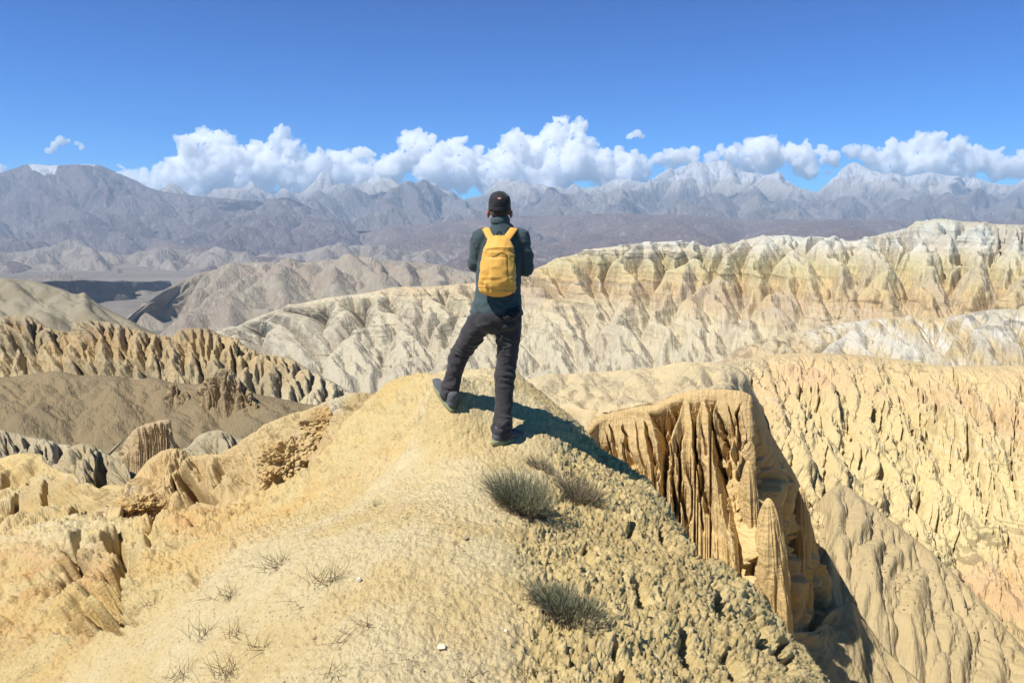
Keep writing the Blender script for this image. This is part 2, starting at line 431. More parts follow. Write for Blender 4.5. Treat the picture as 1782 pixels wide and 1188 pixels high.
def build_far():
    # main snowy range, middle and right
    c = row(24000, -420, 365, 0, 360, 200, 352, 300, 348, 380, 340, 425, 326, 437, 316, 450, 328, 480, 342, 520, 338, 558, 313, 585, 332, 620, 338, 660, 335, 700, 329,
            740, 325, 775, 333, 800, 350, 825, 345, 860, 336, 910, 326, 980, 330, 1040, 326, 1075, 312, 1130, 319, 1170, 308, 1215, 300,
            1262, 289, 1290, 299, 1320, 306, 1370, 319, 1420, 334, 1440, 318, 1462, 305, 1495, 312, 1530, 305, 1570, 308, 1620, 303,
            1700, 316, 1760, 324, 1850, 320, 2050, 333, 2250, 340)
    m = far_mat('snow_range_rock', lin(150, 142, 142), lin(212, 206, 200), 260, 1330, .9, .7, lin(178, 170, 167), 330)
    patch('mountain_range', 'distant pale snow streaked mountain range under the clouds',
          [const(XW, 372, 28000), c, const(XW, 352, 20500), const(XW, 376, 17000), const(XW, 396, 13000)],
          1400, (24, 90, 80, 40), m, dict(tilt=1, iters=26, K=.05, U=0.1, noise=0.6, D=.01), 2.2, cres=7, citers=30, mid=4.5, style='A', bigA=11, bigS=70, eres=1.15,
          crest=1, rough=1.2, roughS=9, crestamp=.16, fade=.1, seed=11)
    # second tier of darker spurs before them
    c = row(18500, -420, 410, 300, 405, 400, 390, 480, 382, 540, 368, 600, 350, 650, 343, 700, 337, 746, 326, 790, 350, 830, 384, 880, 388, 940, 372,
            965, 348, 1000, 362, 1060, 369, 1090, 350, 1110, 360, 1140, 378, 1180, 390, 1220, 372, 1260, 366, 1340, 372, 1400, 352, 1440, 350, 1500, 372,
            1560, 362, 1620, 352, 1680, 340, 1740, 352, 1800, 368, 1900, 372, 2050, 372, 2250, 380)
    m = far_mat('spur_rock', lin(148, 142, 146), lin(190, 184, 182), 200, 1500, .4, .65, lin(146, 138, 140), 420)
    patch('mountain_spurs', 'grey blue mountain spurs before the snowy range',
          [const(XW, 405, 21000), c, const(XW, 385, 16000), const(XW, 402, 13000)],
          1300, (20, 90, 40), m, dict(tilt=1, iters=24, K=.05, U=0.1, noise=0.6), 2, cres=6, mid=4, style='A', bigA=10, bigS=60, eres=1.15,
          crest=1, rough=1, roughS=9, crestamp=.3, seed=21)
    # left massif
    c = row(17000, -420, 350, -100, 318, 0, 303, 25, 296, 52, 288, 80, 291, 105, 294, 130, 291, 168, 291, 205, 303, 250, 322, 300, 336,
            360, 344, 430, 350, 500, 356, 560, 372, 620, 392, 700, 402, 850, 412, 1300, 425, 2250, 440)
    m = far_mat('massif_rock', lin(148, 136, 138), lin(188, 180, 178), 150, 2600, .95, .66, lin(130, 118, 122), 260)
    patch('left_massif', 'broad mauve mountain with a snowy gully near its top',
          [const(XW, 380, 20000), c, row(14500, -420, 372, 0, 350, 300, 358, 560, 385, 850, 402, 1300, 415, 2250, 425),
           row(12000, -420, 412, 0, 404, 400, 404, 850, 414, 1300, 414, 2250, 418),
           row(9800, -420, 450, 0, 448, 400, 446, 850, 446, 1300, 440, 2250, 430),
           const(XW, 470, 8400)],
          1300, (16, 80, 90, 70, 12), m, dict(tilt=0.8, iters=22, K=.05, U=0.1, noise=0.7), 1.6, cres=7, mid=3, style='A', bigA=8, bigS=60, eres=1.2,
          crest=1, rough=0.8, roughS=9, crestamp=.25, seed=33, extra=snow_field)
    # mauve plateau on the right under the snow range
    c = row(13500, -420, 425, 500, 412, 700, 396, 800, 384, 900, 377, 1000, 374, 1150, 376, 1300, 381, 1500, 384, 1782, 386, 2250, 388)
    m = far_mat('plateau_soil', lin(152, 136, 132), lin(196, 188, 182), 110, 9000, 0, .42, lin(142, 126, 124), 300)
    patch('plateau', 'mauve gravel plateau below the snowy range',
          [const(XW, 400, 15500), c, row(10500, -420, 446, 600, 440, 900, 412, 1300, 404, 1782, 404, 2250, 404),
           row(7500, -420, 470, 600, 466, 900, 452, 1300, 440, 1782, 430, 2250, 430),
           row(5600, -420, 500, 700, 495, 900, 490, 1300, 478, 1782, 465, 2250, 460)],
          1100, (10, 60, 90, 30), m, dict(tilt=0.5, iters=14, K=.05, U=0., noise=2.), 0.5, cres=7, mid=3, style='A', bigA=8, bigS=50, eres=1.5,
          crest=1, rough=0.3, roughS=24, crestamp=.2, seed=41)
    # pale foothills beyond the river plain, left
    c = row(8300, -420, 452, 0, 444, 60, 436, 110, 432, 160, 440, 210, 446, 250, 441, 300, 436, 360, 447, 420, 452, 460, 447, 520, 442, 580, 432, 640, 430,
            700, 440, 760, 444, 850, 450, 1100, 470, 2250, 480)
    m = far_mat('foothill_soil', lin(168, 158, 148), lin(206, 198, 186), 60, 9000, 0, .42, lin(180, 170, 160), 200)
    patch('foothills', 'low pale foothills beyond the river plain',
          [const(XW, 470, 9300), c, row(7000, -420, 472, 0, 466, 300, 466, 850, 468, 2250, 490), const(XW, 490, 6300)],
          1100, (10, 60, 14), m, dict(tilt=0.9, iters=20, K=.05, U=0.1, noise=1.2), 1.2, cres=6, mid=4, style='A', bigA=7, bigS=50, eres=1.2,
          crest=1, rough=0.5, roughS=12, crestamp=.5, seed=45)
    # near-side low hills, far left, before the plain
    c = row(4700, -420, 482, 0, 490, 60, 484, 100, 480, 150, 487, 190, 498, 230, 505, 265, 500, 300, 508, 360, 520, 2250, 560)
    patch('low_hills', 'pale low hills left of the dark gorge',
          [const(XW, 520, 5600), c, const(XW, 530, 3900), const(XW, 560, 3500)],
          900, (10, 50, 14), m, dict(tilt=0.9, iters=20, K=.05, U=0.1, noise=1.2), 1.2, cres=6, mid=2, style='A', bigA=5, bigS=60, eres=1.2,
          crest=1, rough=0.5, roughS=12, crestamp=.6, seed=47)

def build_gorge():
    # the gorge wall that turns away from the sun
    xs = np.linspace(0, 1, 200); X0, Y0, X1, Y1 = -2010., 3050., -2120., 4500.
    v = np.linspace(0, 1, 60)[:, None]
    X = X0 + (X1 - X0) * xs + 50 * np.sin(xs * 14) + 22 * np.sin(xs * 37 + 1); Y = Y0 + (Y1 - Y0) * xs
    top = -205 - 100 * xs + 10 * noise2(xs * 9, xs * 0 + 3.3, 3)
    P = np.zeros((60, 200, 3))
    fl = 14 * fbm2(xs[None] * 26 + 0 * v, v * 2 + 0 * xs[None], 4, 9)
    P[..., 0] = X + 60 * v ** 1.3 + fl * (v > .02); P[..., 1] = Y[None] + 0 * v; P[..., 2] = top + (-400 - top) * v
    back = P[:1].copy(); back[..., 0] -= 700; back[..., 2] -= 60
    P = np.concatenate([back, P])
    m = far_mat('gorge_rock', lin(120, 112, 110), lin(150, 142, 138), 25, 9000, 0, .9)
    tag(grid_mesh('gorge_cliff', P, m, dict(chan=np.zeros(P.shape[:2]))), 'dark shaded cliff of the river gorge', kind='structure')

def build_mid():
    # grey rounded hills in the middle distance
    c = [(120, 600, 2500), (200, 565, 2600), (232, 545, 2700), (262, 520, 2900), (300, 497, 3200), (340, 479, 3500), (400, 466, 3700), (470, 459, 3800), (520, 461, 3800), (560, 455, 3800),
         (640, 450, 3900), (700, 456, 3900), (760, 463, 3800), (830, 476, 3600), (900, 484, 3500), (1000, 500, 3400), (1400, 520, 3300), (2250, 540, 3300)]
    m = far_mat('grey_hill_soil', lin(196, 184, 164), lin(230, 222, 206), 30, 9000, 0, .40, lin(190, 174, 156), 100)
    patch('grey_hills', 'smooth grey hills with pale stream lines in the middle distance',
          [[(x, y + 25, Y + 700) for x, y, Y in c], c,
           row(2900, 120, 612, 230, 562, 330, 530, 450, 510, 640, 500, 900, 520, 2250, 560),
           row(2450, 120, 630, 230, 580, 330, 566, 450, 556, 640, 548, 900, 560, 2250, 600),
           row(1900, 120, 660, 400, 625, 900, 625, 2250, 660)],
          1000, (10, 90, 80, 20), m, dict(tilt=1, iters=26, K=.05, U=0.1, noise=0.6, D=.05), 1.1, cres=5.5, mid=4.2, style='A', bigA=9, bigS=80, eres=1.3,
          crest=1, rough=0.3, roughS=16, crestamp=.3, seed=57)
    # long layered badland ridge
    c = [(300, 630, 1800), (340, 605, 1780), (390, 580, 1750), (440, 556, 1700), (480, 541, 1660), (520, 529, 1640), (580, 518, 1620), (650, 508, 1620), (700, 500, 1620),
         (760, 498, 1620), (830, 492, 1620), (900, 478, 1600), (960, 457, 1600), (1000, 443, 1590), (1060, 430, 1580), (1120, 424, 1570), (1180, 420, 1560),
         (1240, 430, 1540), (1300, 417, 1520), (1330, 411, 1500), (1360, 410, 1490), (1420, 415, 1480), (1480, 420, 1470), (1530, 409, 1450), (1570, 401, 1430), (1600, 389, 1420),
         (1635, 382, 1410), (1680, 386, 1400), (1740, 390, 1390), (1782, 391, 1380), (1900, 395, 1360), (2250, 405, 1320)]
    pale = lin(232, 226, 206); cream = lin(230, 212, 168); yel = lin(226, 196, 132)
    m = badland('ridge_layers', -250, 20,
                [(0, lin(208, 196, 168)), (.25, lin(220, 206, 172)), (.42, cream), (.52, lin(222, 190, 138)), (.6, yel), (.70, lin(222, 205, 146)),
                 (.78, lin(228, 214, 178)), (.84, pale), (.92, lin(222, 222, 208)), (1, lin(214, 212, 188))],
                lin(204, 186, 158), 11, .55, .40, 7, warp=26, alb=.62, sat=.86, bstr=.7, bd=7, mottle=.35)
    patch('layered_ridge', 'long cream and yellow layered badland ridge across the valley',
          [[(x, y + 30, Y + 420) for x, y, Y in c], c,
           [(300, 640, 1600), (400, 602, 1600), (600, 562, 1480), (830, 545, 1420), (1000, 500, 1400), (1300, 470, 1330), (1600, 452, 1240), (1782, 460, 1200), (2250, 470, 1150)],
           [(300, 660, 1400), (400, 622, 1400), (600, 610, 1250), (830, 600, 1200), (1000, 590, 1150), (1300, 560, 1080), (1600, 540, 1000), (1782, 540, 960), (2250, 550, 900)],
           [(300, 690, 1150), (400, 660, 1150), (600, 652, 1050), (830, 655, 1000), (1000, 655, 950), (1300, 650, 860), (1600, 640, 800), (1782, 650, 760), (2250, 660, 700)],
           [(300, 740, 900), (400, 720, 850), (600, 720, 800), (830, 720, 780), (1000, 720, 700), (1300, 700, 620), (1600, 690, 600), (1782, 700, 560), (2250, 710, 500)]],
          1500, (16, 120, 150, 100, 20), m, dict(tilt=1.3, iters=18, K=.05, U=0., noise=0.25, D=.012), 1.3, bigV=3.5, cres=5, mid=4.6, bigA=9.5, bigS=110, eres=1.25,
          crest=1, rough=0.4, roughS=16, crestamp=.10, fade=.09, seed=62, ledge=1.6, ledgeS=9)
    # nearer tier on the right with white beds
    c = [(1150, 690, 800), (1200, 665, 820), (1250, 632, 840), (1300, 604, 850), (1350, 588, 860), (1420, 575, 860), (1500, 560, 850), (1560, 553, 830), (1640, 556, 800), (1700, 545, 760), (1760, 540, 720), (1850, 545, 700), (2250, 560, 640)]
    m = badland('near_tier_layers', -150, -70,
                [(0, lin(214, 170, 130)), (.2, lin(222, 188, 130)), (.45, lin(226, 206, 160)), (.6, lin(236, 228, 208)), (.7, lin(224, 196, 130)), (.85, lin(236, 230, 212)), (1, lin(222, 204, 150))],
                lin(206, 188, 154), 6, .5, .38, 4, warp=12, alb=.62, sat=.85, bstr=.7, bd=3.5, mottle=.35)
    patch('layered_spur', 'nearer spur of white and yellow beds on the right',
          [[(x, y + 30, Y + 170) for x, y, Y in c], c,
           [(1150, 700, 700), (1300, 640, 700), (1500, 610, 690), (1782, 600, 580), (2250, 610, 520)],
           [(1150, 730, 560), (1300, 690, 560), (1500, 680, 540), (1782, 690, 430), (2250, 700, 400)]],
          900, (14, 130, 80), m, dict(tilt=1.4, iters=18, K=.05, U=0., noise=0.3, D=.012), 1.3, bigV=3.5, cres=6, mid=4, bigA=7, bigS=90, eres=1.25,
          crest=1, rough=0.4, roughS=16, crestamp=.35, fade=.08, seed=67, ledge=1.6, ledgeS=9)

def build_left():
    olive = badland('olive_slope', -140, 0, [(0, lin(150, 138, 108)), (.5, lin(160, 148, 120)), (1, lin(150, 144, 124))], lin(138, 126, 98), 4.5, .6, .03, warp=20, alb=.74,
                    bstr=.4, bd=1.2, mottle=.25)
    c = [(-420, 455, 620), (-200, 470, 600), (0, 484, 560), (60, 491, 550), (105, 504, 545), (135, 513, 540), (145, 510, 538), (160, 522, 530), (200, 546, 520), (260, 577, 505), (300, 600, 500), (350, 640, 490), (420, 700, 480), (520, 760, 470)]
    patch('olive_hill', 'smooth olive grey hill at the left',
          [[(x, y + 30, Y + 130) for x, y, Y in c], c,
           [(-420, 560, 450), (0, 560, 440), (150, 570, 430), (260, 610, 420), (350, 670, 410), (520, 800, 400)],
           [(-420, 640, 360), (0, 640, 350), (260, 680, 340), (520, 850, 330)]],
          500, (10, 100, 40), olive, dict(tilt=0.8, iters=16, K=.05, U=0., noise=1.3, D=.08), 0.7, cres=8, mid=1.2, bigA=4, bigS=110, eres=2,
          crest=1, rough=0.4, roughS=20, crestamp=.3, seed=71)
    m = badland('left_badland_rock', -55, -30, [(0, lin(196, 180, 144)), (.35, lin(206, 190, 150)), (.55, lin(196, 172, 122)), (.75, lin(202, 172, 114)), (.9, lin(190, 160, 110)), (1, lin(180, 160, 122))],
                lin(166, 150, 114), 2.2, .7, .22, 1.6, warp=8, alb=.70, bstr=.7, bd=1.3, mottle=.3)
    c = [(-420, 545, 270), (-200, 548, 268), (0, 553, 266), (40, 549, 265), (60, 556, 264), (90, 575, 262), (125, 579, 262), (136, 562, 260), (165, 560, 260), (210, 566, 258), (240, 575, 256), (270, 584, 255), (300, 588, 254), (310, 578, 253),
         (340, 572, 252), (365, 575, 251), (385, 585, 250), (410, 590, 248), (425, 603, 246), (460, 619, 244), (500, 624, 242), (530, 640, 240), (570, 662, 236), (605, 683, 232), (650, 712, 226), (700, 745, 220)]
    cr = [(100, 600, 190, 690, 5, 2.2), (200, 600, 290, 680, 6, 3), (330, 600, 370, 690, 5, 2.5), (430, 620, 440, 690, 5, 2), (150, 590, 150, 660, 4, 1.5), (20, 570, 60, 670, 6, 3), (270, 620, 285, 665, 3, 1.6), (490, 640, 520, 700, 4, 1.5), (400, 600, 425, 690, 4, 2.)]
    patch('left_badland', 'gullied tan badland ridge at the left',
          [[(x, y + 20, Y + 40) for x, y, Y in c], c,
           [(-420, 620, 240), (0, 612, 238), (200, 615, 232), (400, 640, 226), (520, 680, 218), (605, 715, 210), (700, 770, 200)],
           [(-420, 700, 216), (0, 680, 214), (200, 682, 210), (400, 706, 204), (520, 730, 198), (605, 752, 192), (700, 800, 186)]],
          900, (12, 130, 120), m, dict(tilt=1.6, iters=18, K=.05, U=0., noise=0.3, D=.012), 1.5, bigV=3.5, cres=4, mid=3, bigA=3.5, bigS=80, eres=1.2,
          crest=1, rough=0.5, roughS=20, crestamp=.35, fade=.06, seed=74, crev=cr, ledge=1, ledgeS=8)
    # brown talus slope with little rock wall
    brown = badland('brown_talus', -80, -20, [(0, lin(150, 130, 92)), (.5, lin(140, 120, 84)), (1, lin(150, 132, 96))], lin(132, 116, 84), 1.5, .8, .0, warp=10, alb=.80,
                    bstr=.75, bd=.7, mottle=.35, speck=.6)
    c = [(-420, 645, 212), (-200, 650, 210), (0, 660, 208), (60, 652, 207), (100, 648, 206), (140, 656, 205), (200, 657, 204), (230, 664, 202), (262, 660, 200), (300, 668, 198), (340, 672, 195), (372, 668, 193), (410, 676, 190), (450, 690, 186),
         (500, 700, 182), (540, 707, 178), (600, 712, 172), (700, 735, 165)]
    patch('talus_slope', 'brown talus slope below the badland ridge',
          [[(x, y + 16, Y + 24) for x, y, Y in c], c,
           [(-420, 720, 178), (0, 722, 176), (200, 730, 172), (350, 742, 166), (500, 750, 155), (700, 770, 145)],
           [(-420, 800, 150), (0, 800, 150), (200, 812, 145), (350, 812, 138), (500, 800, 130), (700, 810, 125)],
           [(-420, 880, 128), (0, 880, 128), (350, 880, 118), (700, 880, 112)]],
          800, (10, 110, 90, 20), brown, dict(tilt=0.8, iters=14, K=.05, U=0., noise=1., D=.05), 0.6, cres=8, mid=1.8, bigA=3.5, bigS=120, eres=1.6,
          crest=1, rough=0.5, roughS=12, crestamp=.3, seed=79)
    rock = badland('wall_rock', -52, -30, [(0, lin(190, 168, 124)), (.5, lin(176, 150, 104)), (1, lin(170, 148, 108))], lin(170, 148, 106), .9, .4, .4, .9, warp=4, alb=.72, bstr=.75, bd=.7, mottle=.3)
    c = [(286, 700, 186), (296, 672, 186), (303, 668, 186), (315, 682, 185), (335, 684, 184), (352, 668, 182), (366, 655, 181), (380, 644, 181), (392, 641, 180), (402, 646, 180), (418, 664, 179), (432, 676, 179), (440, 692, 179), (452, 712, 179)]
    patch('rock_wall', 'small dark rock wall on the crest of the talus slope',
          [[(x, y + 20, Y + 14) for x, y, Y in c], c, [(x, max(y + 4, 698 - abs(x - 385) * .05), Y - 3.5) for x, y, Y in c], [(x, max(y + 50, 770), Y - 8) for x, y, Y in c]],
          260, (10, 60, 20), rock, dict(tilt=1.4, iters=14, K=.05, noise=0.3), 1.8, bigV=3, cres=5, mid=1.2, bigA=2, bigS=40, eres=1.3, crest=1, rough=0.8, roughS=12, crestamp=.5, seed=81,
          crev=[(330, 672, 345, 705, 6, 2.5), (412, 668, 425, 712, 5, 2.5)])
    # fluted lower ridges under the talus
    flut = badland('flute_rock', -42, -28, [(0, lin(196, 182, 148)), (.5, lin(204, 188, 150)), (1, lin(176, 160, 124))], lin(166, 150, 116), .9, .5, .15, .8, warp=4, alb=.70, bstr=.7, bd=.5, mottle=.3)
    c = [(-420, 742, 124), (-100, 748, 122), (0, 752, 120), (60, 764, 118), (130, 781, 116), (170, 788, 114), (210, 792, 112), (270, 800, 111), (310, 796, 113), (335, 775, 115), (350, 759, 116), (380, 752, 115), (400, 760, 114), (430, 768, 112), (470, 768, 108),
         (520, 760, 104), (560, 755, 100), (640, 750, 96)]
    patch('fluted_ridge', 'pale fluted ridge at the foot of the talus slope',
          [[(x, y + 18, Y + 14) for x, y, Y in c], c, [(x, y + 32, Y - 9) for x, y, Y in c], [(x, y + 90, Y - 20) for x, y, Y in c]],
          900, (10, 90, 50), flut, dict(tilt=1.6, iters=18, K=.05, noise=0.25, U=0.), 1.7, bigV=4, cres=6, mid=3, bigA=6, bigS=50, eres=1.3, crest=1, rough=0.5, roughS=12, crestamp=.5, fade=.06, seed=85,
          crev=[(12, 762, 20, 800, 3, 1.2), (45, 770, 55, 810, 3, 1.2), (80, 778, 86, 815, 3, 1.2), (365, 765, 372, 800, 3, 1.5), (395, 770, 402, 800, 3, 1.3)])

def _noop(): pass
def tower(name, label, px, pyt, pyb, Y, wt, wb, mat, asp=1.2, seed=0, tip=.25, lean=0., nf=7, fd=.18, nu=160, nv=140, top=None, kind='structure', ext=1.15, tilt_top=0.):
    """free-standing fluted pinnacle; wt/wb = half widths in photo px at top and base"""
    nu = int(nu * RES); nv = int(nv * RES)
    T = W(px, pyt, Y); B = W(px + lean, pyb, Y)
    th = np.linspace(0, 2 * np.pi, nu, endpoint=False)[None]; v = np.linspace(0, 1, nv)[:, None]
    m = Y / F
    rad = (wt + (wb - wt) * v ** .8) * m
    rad = rad * (1 - (1 - v) ** (1 / max(tip, .05)) ** 1.) ** .5 if tip < .9 else rad
    capf = np.sqrt(np.clip(1 - (1 - np.clip(v / tip, 0, 1)) ** 2, 0.0, 1))
    rad = (wt + (wb - wt) * v ** .8) * m * capf
    vv = v * ext
    cx = T[0] + (B[0] - T[0]) * vv; cz = T[2] + (B[2] - T[2]) * vv
    fl = 1 - fd * np.abs(noise2(nf * th / (2 * np.pi) * 1.0 + .8 * noise2(v * 5 + 0 * th, th * 0 + seed, seed), v * 1.3 + 0 * th, seed + 1)) * 2.2
    # seamless wobble
    w = fbm3(np.stack([np.cos(th) * 2.2 + 0 * v, np.sin(th) * 2.2 + 0 * v, v * 2.5 + 0 * th], -1) + seed * 3.1, 5, seed)
    w2 = -np.abs(fbm3(np.stack([np.cos(th) * nf * .5 + 0 * v, np.sin(th) * nf * .5 + 0 * v, v * 1.2 + 0 * th], -1) + seed, 3, seed + 3))
    R = rad * (1 + .25 * w + fd * 2.4 * w2)
    P = np.stack([cx + R * np.cos(th), T[1] + R * np.sin(th) * asp + 0 * v, cz + tilt_top * R * np.cos(th) * (1 - v) ** 2 + 0 * th], -1)
    o = grid_mesh(name, P, mat, dict(chan=np.zeros(P.shape[:2])), wrap=True)
    tag(o, label, kind=kind)
    return o

def build_block():
    m = badland('block_rock', -40, -28, [(0, lin(196, 166, 114)), (.5, lin(206, 176, 122)), (1, lin(200, 172, 124))], lin(180, 150, 104), .6, .3, .2, .5, warp=2, bstr=.75, bd=.4, mottle=.3, alb=.68)
    c = [(204, 812, 101), (211, 795, 100), (218, 775, 99), (228, 758, 98.5), (242, 746, 98), (256, 740, 98), (270, 737, 98), (284, 733, 98), (294, 732, 98.4), (299, 741, 100.5), (304, 765, 104), (310, 800, 108), (318, 830, 111)]
    patch('rock_block', 'fluted tan rock block standing below the talus slope',
          [[(x, y + 14, Y + 5) for x, y, Y in c], [(x, y + 1, Y + 1) for x, y, Y in c], c, [(x, max(y + 8, 790), Y - 2.5) for x, y, Y in c], [(x, max(y + 20, 850), Y - 4) for x, y, Y in c]],
          300, (8, 5, 80, 30), m, dict(tilt=2.4, iters=16, K=.06, noise=.3), 1.2, mid=2.2, bigA=3.5, bigS=40, eres=1.4, cres=5, crest=2, rough=.5, roughS=14, crestamp=.4, seed=131, ledge=.5, ledgeS=8)

def build_right():
    m = badland('mesa_soil', -60, -5, [(0, lin(226, 206, 160)), (.5, lin(230, 206, 152)), (1, lin(226, 200, 146))], lin(200, 182, 144), 1.0, .55, .06, 2, warp=6, alb=.68,
                bstr=.7, bd=.6, mottle=.25, speck=.85)
    far = [(520, 860, 150), (640, 760, 150), (760, 690, 150), (820, 665, 150), (900, 662, 150), (950, 655, 148), (1000, 652, 146), (1060, 647, 144), (1130, 642, 142), (1175, 633, 140), (1230, 630, 138), (1265, 634, 136), (1290, 645, 132), (1320, 700, 128), (1335, 740, 126)]
    patch('mesa', 'tan shrub dotted mesa top beyond the cliff',
          [[(x, y + 26, Y + 14) for x, y, Y in far], far,
           [(520, 900, 108), (640, 800, 108), (760, 720, 108), (820, 690, 108), (950, 680, 108), (1100, 668, 108), (1200, 656, 108), (1270, 664, 105), (1300, 700, 103), (1335, 790, 101)],
           [(520, 960, 80), (640, 860, 78), (760, 760, 77), (820, 715, 76), (950, 706, 76), (1060, 714, 70.5), (1180, 686, 69.5), (1265, 682, 68.5), (1295, 730, 69), (1335, 840, 71)],
           [(520, 1080, 76), (640, 1000, 75), (760, 930, 74), (820, 900, 74), (950, 900, 74), (1060, 900, 70), (1180, 900, 69), (1270, 900, 68), (1335, 1000, 70.5)]],
          600, (16, 60, 80, 40), m, dict(tilt=0.8, iters=14, K=.05, noise=1.2, D=.04), 1, cres=7, mid=2.4, bigA=4, bigS=90, eres=1.6, crest=1, rough=0.7, roughS=30, crestamp=.2, seed=91)
    # orange badland slope
    m = badland('orange_badland_rock', -75, -28,
                [(0, lin(216, 190, 122)), (.2, lin(224, 196, 124)), (.38, lin(230, 204, 132)), (.5, lin(224, 188, 122)), (.56, lin(234, 210, 144)), (.75, lin(232, 206, 138)), (.88, lin(228, 202, 138)), (.96, lin(226, 192, 132)), (1, lin(230, 206, 150))],
                lin(206, 180, 124), 1.1, .28, .34, 1.3, warp=4, alb=.70, bstr=.7, bd=.8, mottle=.25, patchcol=lin(222, 160, 122), patch_amt=.3)
    c = [(1150, 655, 135), (1200, 645, 140), (1240, 640, 150), (1290, 630, 165), (1340, 622, 178), (1400, 618, 182), (1480, 620, 186), (1560, 628, 190), (1650, 640, 190), (1782, 640, 188), (2250, 650, 180)]
    cr = [(1445, 655, 1470, 725, 4, 1.6), (1508, 680, 1536, 765, 6, 2.8), (1520, 740, 1545, 800, 4, 1.5), (1535, 700, 1540, 760, 3, 1.2), (1582, 715, 1600, 770, 6, 2.5), (1625, 670, 1645, 735, 5, 2.2), (1618, 725, 1642, 765, 7, 2.4), (1680, 740, 1692, 798, 4, 2),
          (1685, 660, 1710, 760, 4, 1.6), (1478, 770, 1486, 815, 5, 2.2), (1524, 795, 1536, 835, 5, 2), (1600, 830, 1612, 930, 4, 1.8), (1438, 830, 1446, 880, 5, 2.4), (1655, 850, 1668, 885, 4, 1.8), (1340, 640, 1360, 700, 3, 1.2), (1310, 650, 1320, 690, 3, 1.2),
          (1390, 650, 1405, 720, 3, 1.2), (1425, 670, 1440, 760, 3, 1.3), (1560, 650, 1580, 730, 3, 1.2), (1730, 690, 1745, 760, 3, 1.2), (1755, 910, 1762, 950, 3, 1.2), (1716, 875, 1720, 915, 2.5, 1.2), (1570, 770, 1600, 850, 3, 1.3), (1700, 800, 1720, 870, 3, 1.2)]
    rr = random.Random(9)
    for k in range(90):
        x = rr.uniform(1290, 1900); y = rr.uniform(632, 1000); L = rr.uniform(30, 130)
        if y > 800 + (x - 1400) * .5 and x < 1800: continue
        cr.append((x, y, x + L * rr.uniform(.05, .4), y + L, rr.uniform(1.2, 2.6), rr.uniform(.6, 1.6)))
    patch('orange_badland', 'orange gullied badland slope on the right',
          [[(x, y + 25, Y + 30) for x, y, Y in c], c,
           [(1150, 720, 112), (1300, 690, 138), (1400, 690, 150), (1600, 710, 158), (1782, 720, 158), (2250, 730, 150)],
           [(1150, 800, 92), (1300, 790, 108), (1450, 830, 118), (1600, 840, 128), (1782, 850, 130), (2250, 850, 120)],
           [(1150, 960, 76), (1300, 950, 86), (1450, 965, 95), (1600, 980, 106), (1782, 990, 110), (2250, 990, 104)],
           [(1150, 1120, 70), (1300, 1115, 74), (1450, 1110, 80), (1600, 1120, 88), (1782, 1130, 92), (2250, 1130, 90)],
           [(1150, 1300, 60), (1450, 1300, 66), (1782, 1300, 76), (2250, 1300, 76)]],
          1300, (16, 130, 170, 170, 150, 90), m, dict(tilt=1.5, iters=16, K=.05, U=0., noise=0.3, D=.012), 1.6, bigV=4, cres=7, mid=3, bigA=7, bigS=95, eres=1.4,
          crest=1, rough=0.5, roughS=24, crestamp=.35, fade=.03, seed=96, crev=cr, ledge=1.6, ledgeS=11, skew=.25)
    # scree tongue
    m = badland('scree', -80, -28, [(0, lin(222, 194, 138)), (.5, lin(212, 188, 138)), (1, lin(204, 182, 138))], lin(202, 178, 126), .8, .5, .0, warp=6, alb=.66, sat=.95, bstr=.7, bd=.35, mottle=.25, speck=.9)
    c = [(1395, 960, 95), (1420, 880, 104), (1445, 852, 108), (1465, 845, 109), (1500, 868, 107), (1560, 915, 103), (1620, 962, 99), (1680, 1020, 95), (1740, 1085, 91), (1800, 1150, 88), (1950, 1290, 82)]
    patch('scree_tongue', 'tan scree tongue below the orange badland',
          [[(x, y + 22, Y + 3) for x, y, Y in c], c,
           [(1395, 1000, 88), (1465, 930, 95), (1560, 990, 92), (1680, 1090, 87), (1800, 1200, 82), (1950, 1330, 78)],
           [(1395, 1080, 80), (1465, 1050, 83), (1560, 1090, 82), (1680, 1180, 78), (1800, 1290, 74), (1950, 1400, 70)],
           [(1395, 1330, 62), (1560, 1330, 66), (1950, 1480, 62)]],
          600, (8, 100, 90, 60), m, dict(tilt=1.2, iters=14, K=.05, noise=1., D=.04), 0.9, cres=7, mid=1.6, bigA=4, bigS=90, eres=1.5, crest=1, rough=0.5, roughS=16, crestamp=.4, seed=99)
    # fluted cliff block
    m = badland('cliff_rock', -32, -10, [(0, lin(232, 196, 126)), (.4, lin(238, 204, 134)), (.7, lin(232, 196, 128)), (.9, lin(224, 188, 122)), (1, lin(224, 190, 126))],
                lin(212, 178, 118), .5, .25, .22, .55, warp=2, alb=.70, sat=.9, rillA=.5, bstr=.75, bd=.45, mottle=.3)
    c = [(860, 900, 66), (930, 850, 62), (985, 790, 60), (1010, 770, 63), (1030, 745, 65), (1040, 733, 66), (1052, 728, 66.3), (1080, 722, 66.2), (1110, 716, 66), (1140, 713, 65.6), (1160, 703, 65.4), (1190, 690, 65.2), (1215, 685, 64.8), (1250, 684, 64.2), (1280, 686, 63.6), (1300, 692, 63.4),
         (1312, 712, 64.5), (1322, 735, 66.5), (1334, 757, 69.5), (1348, 780, 72.5), (1360, 800, 75), (1380, 835, 78), (1395, 880, 81), (1410, 935, 84), (1425, 1000, 86), (1445, 1080, 87)]
    rr = random.Random(5)
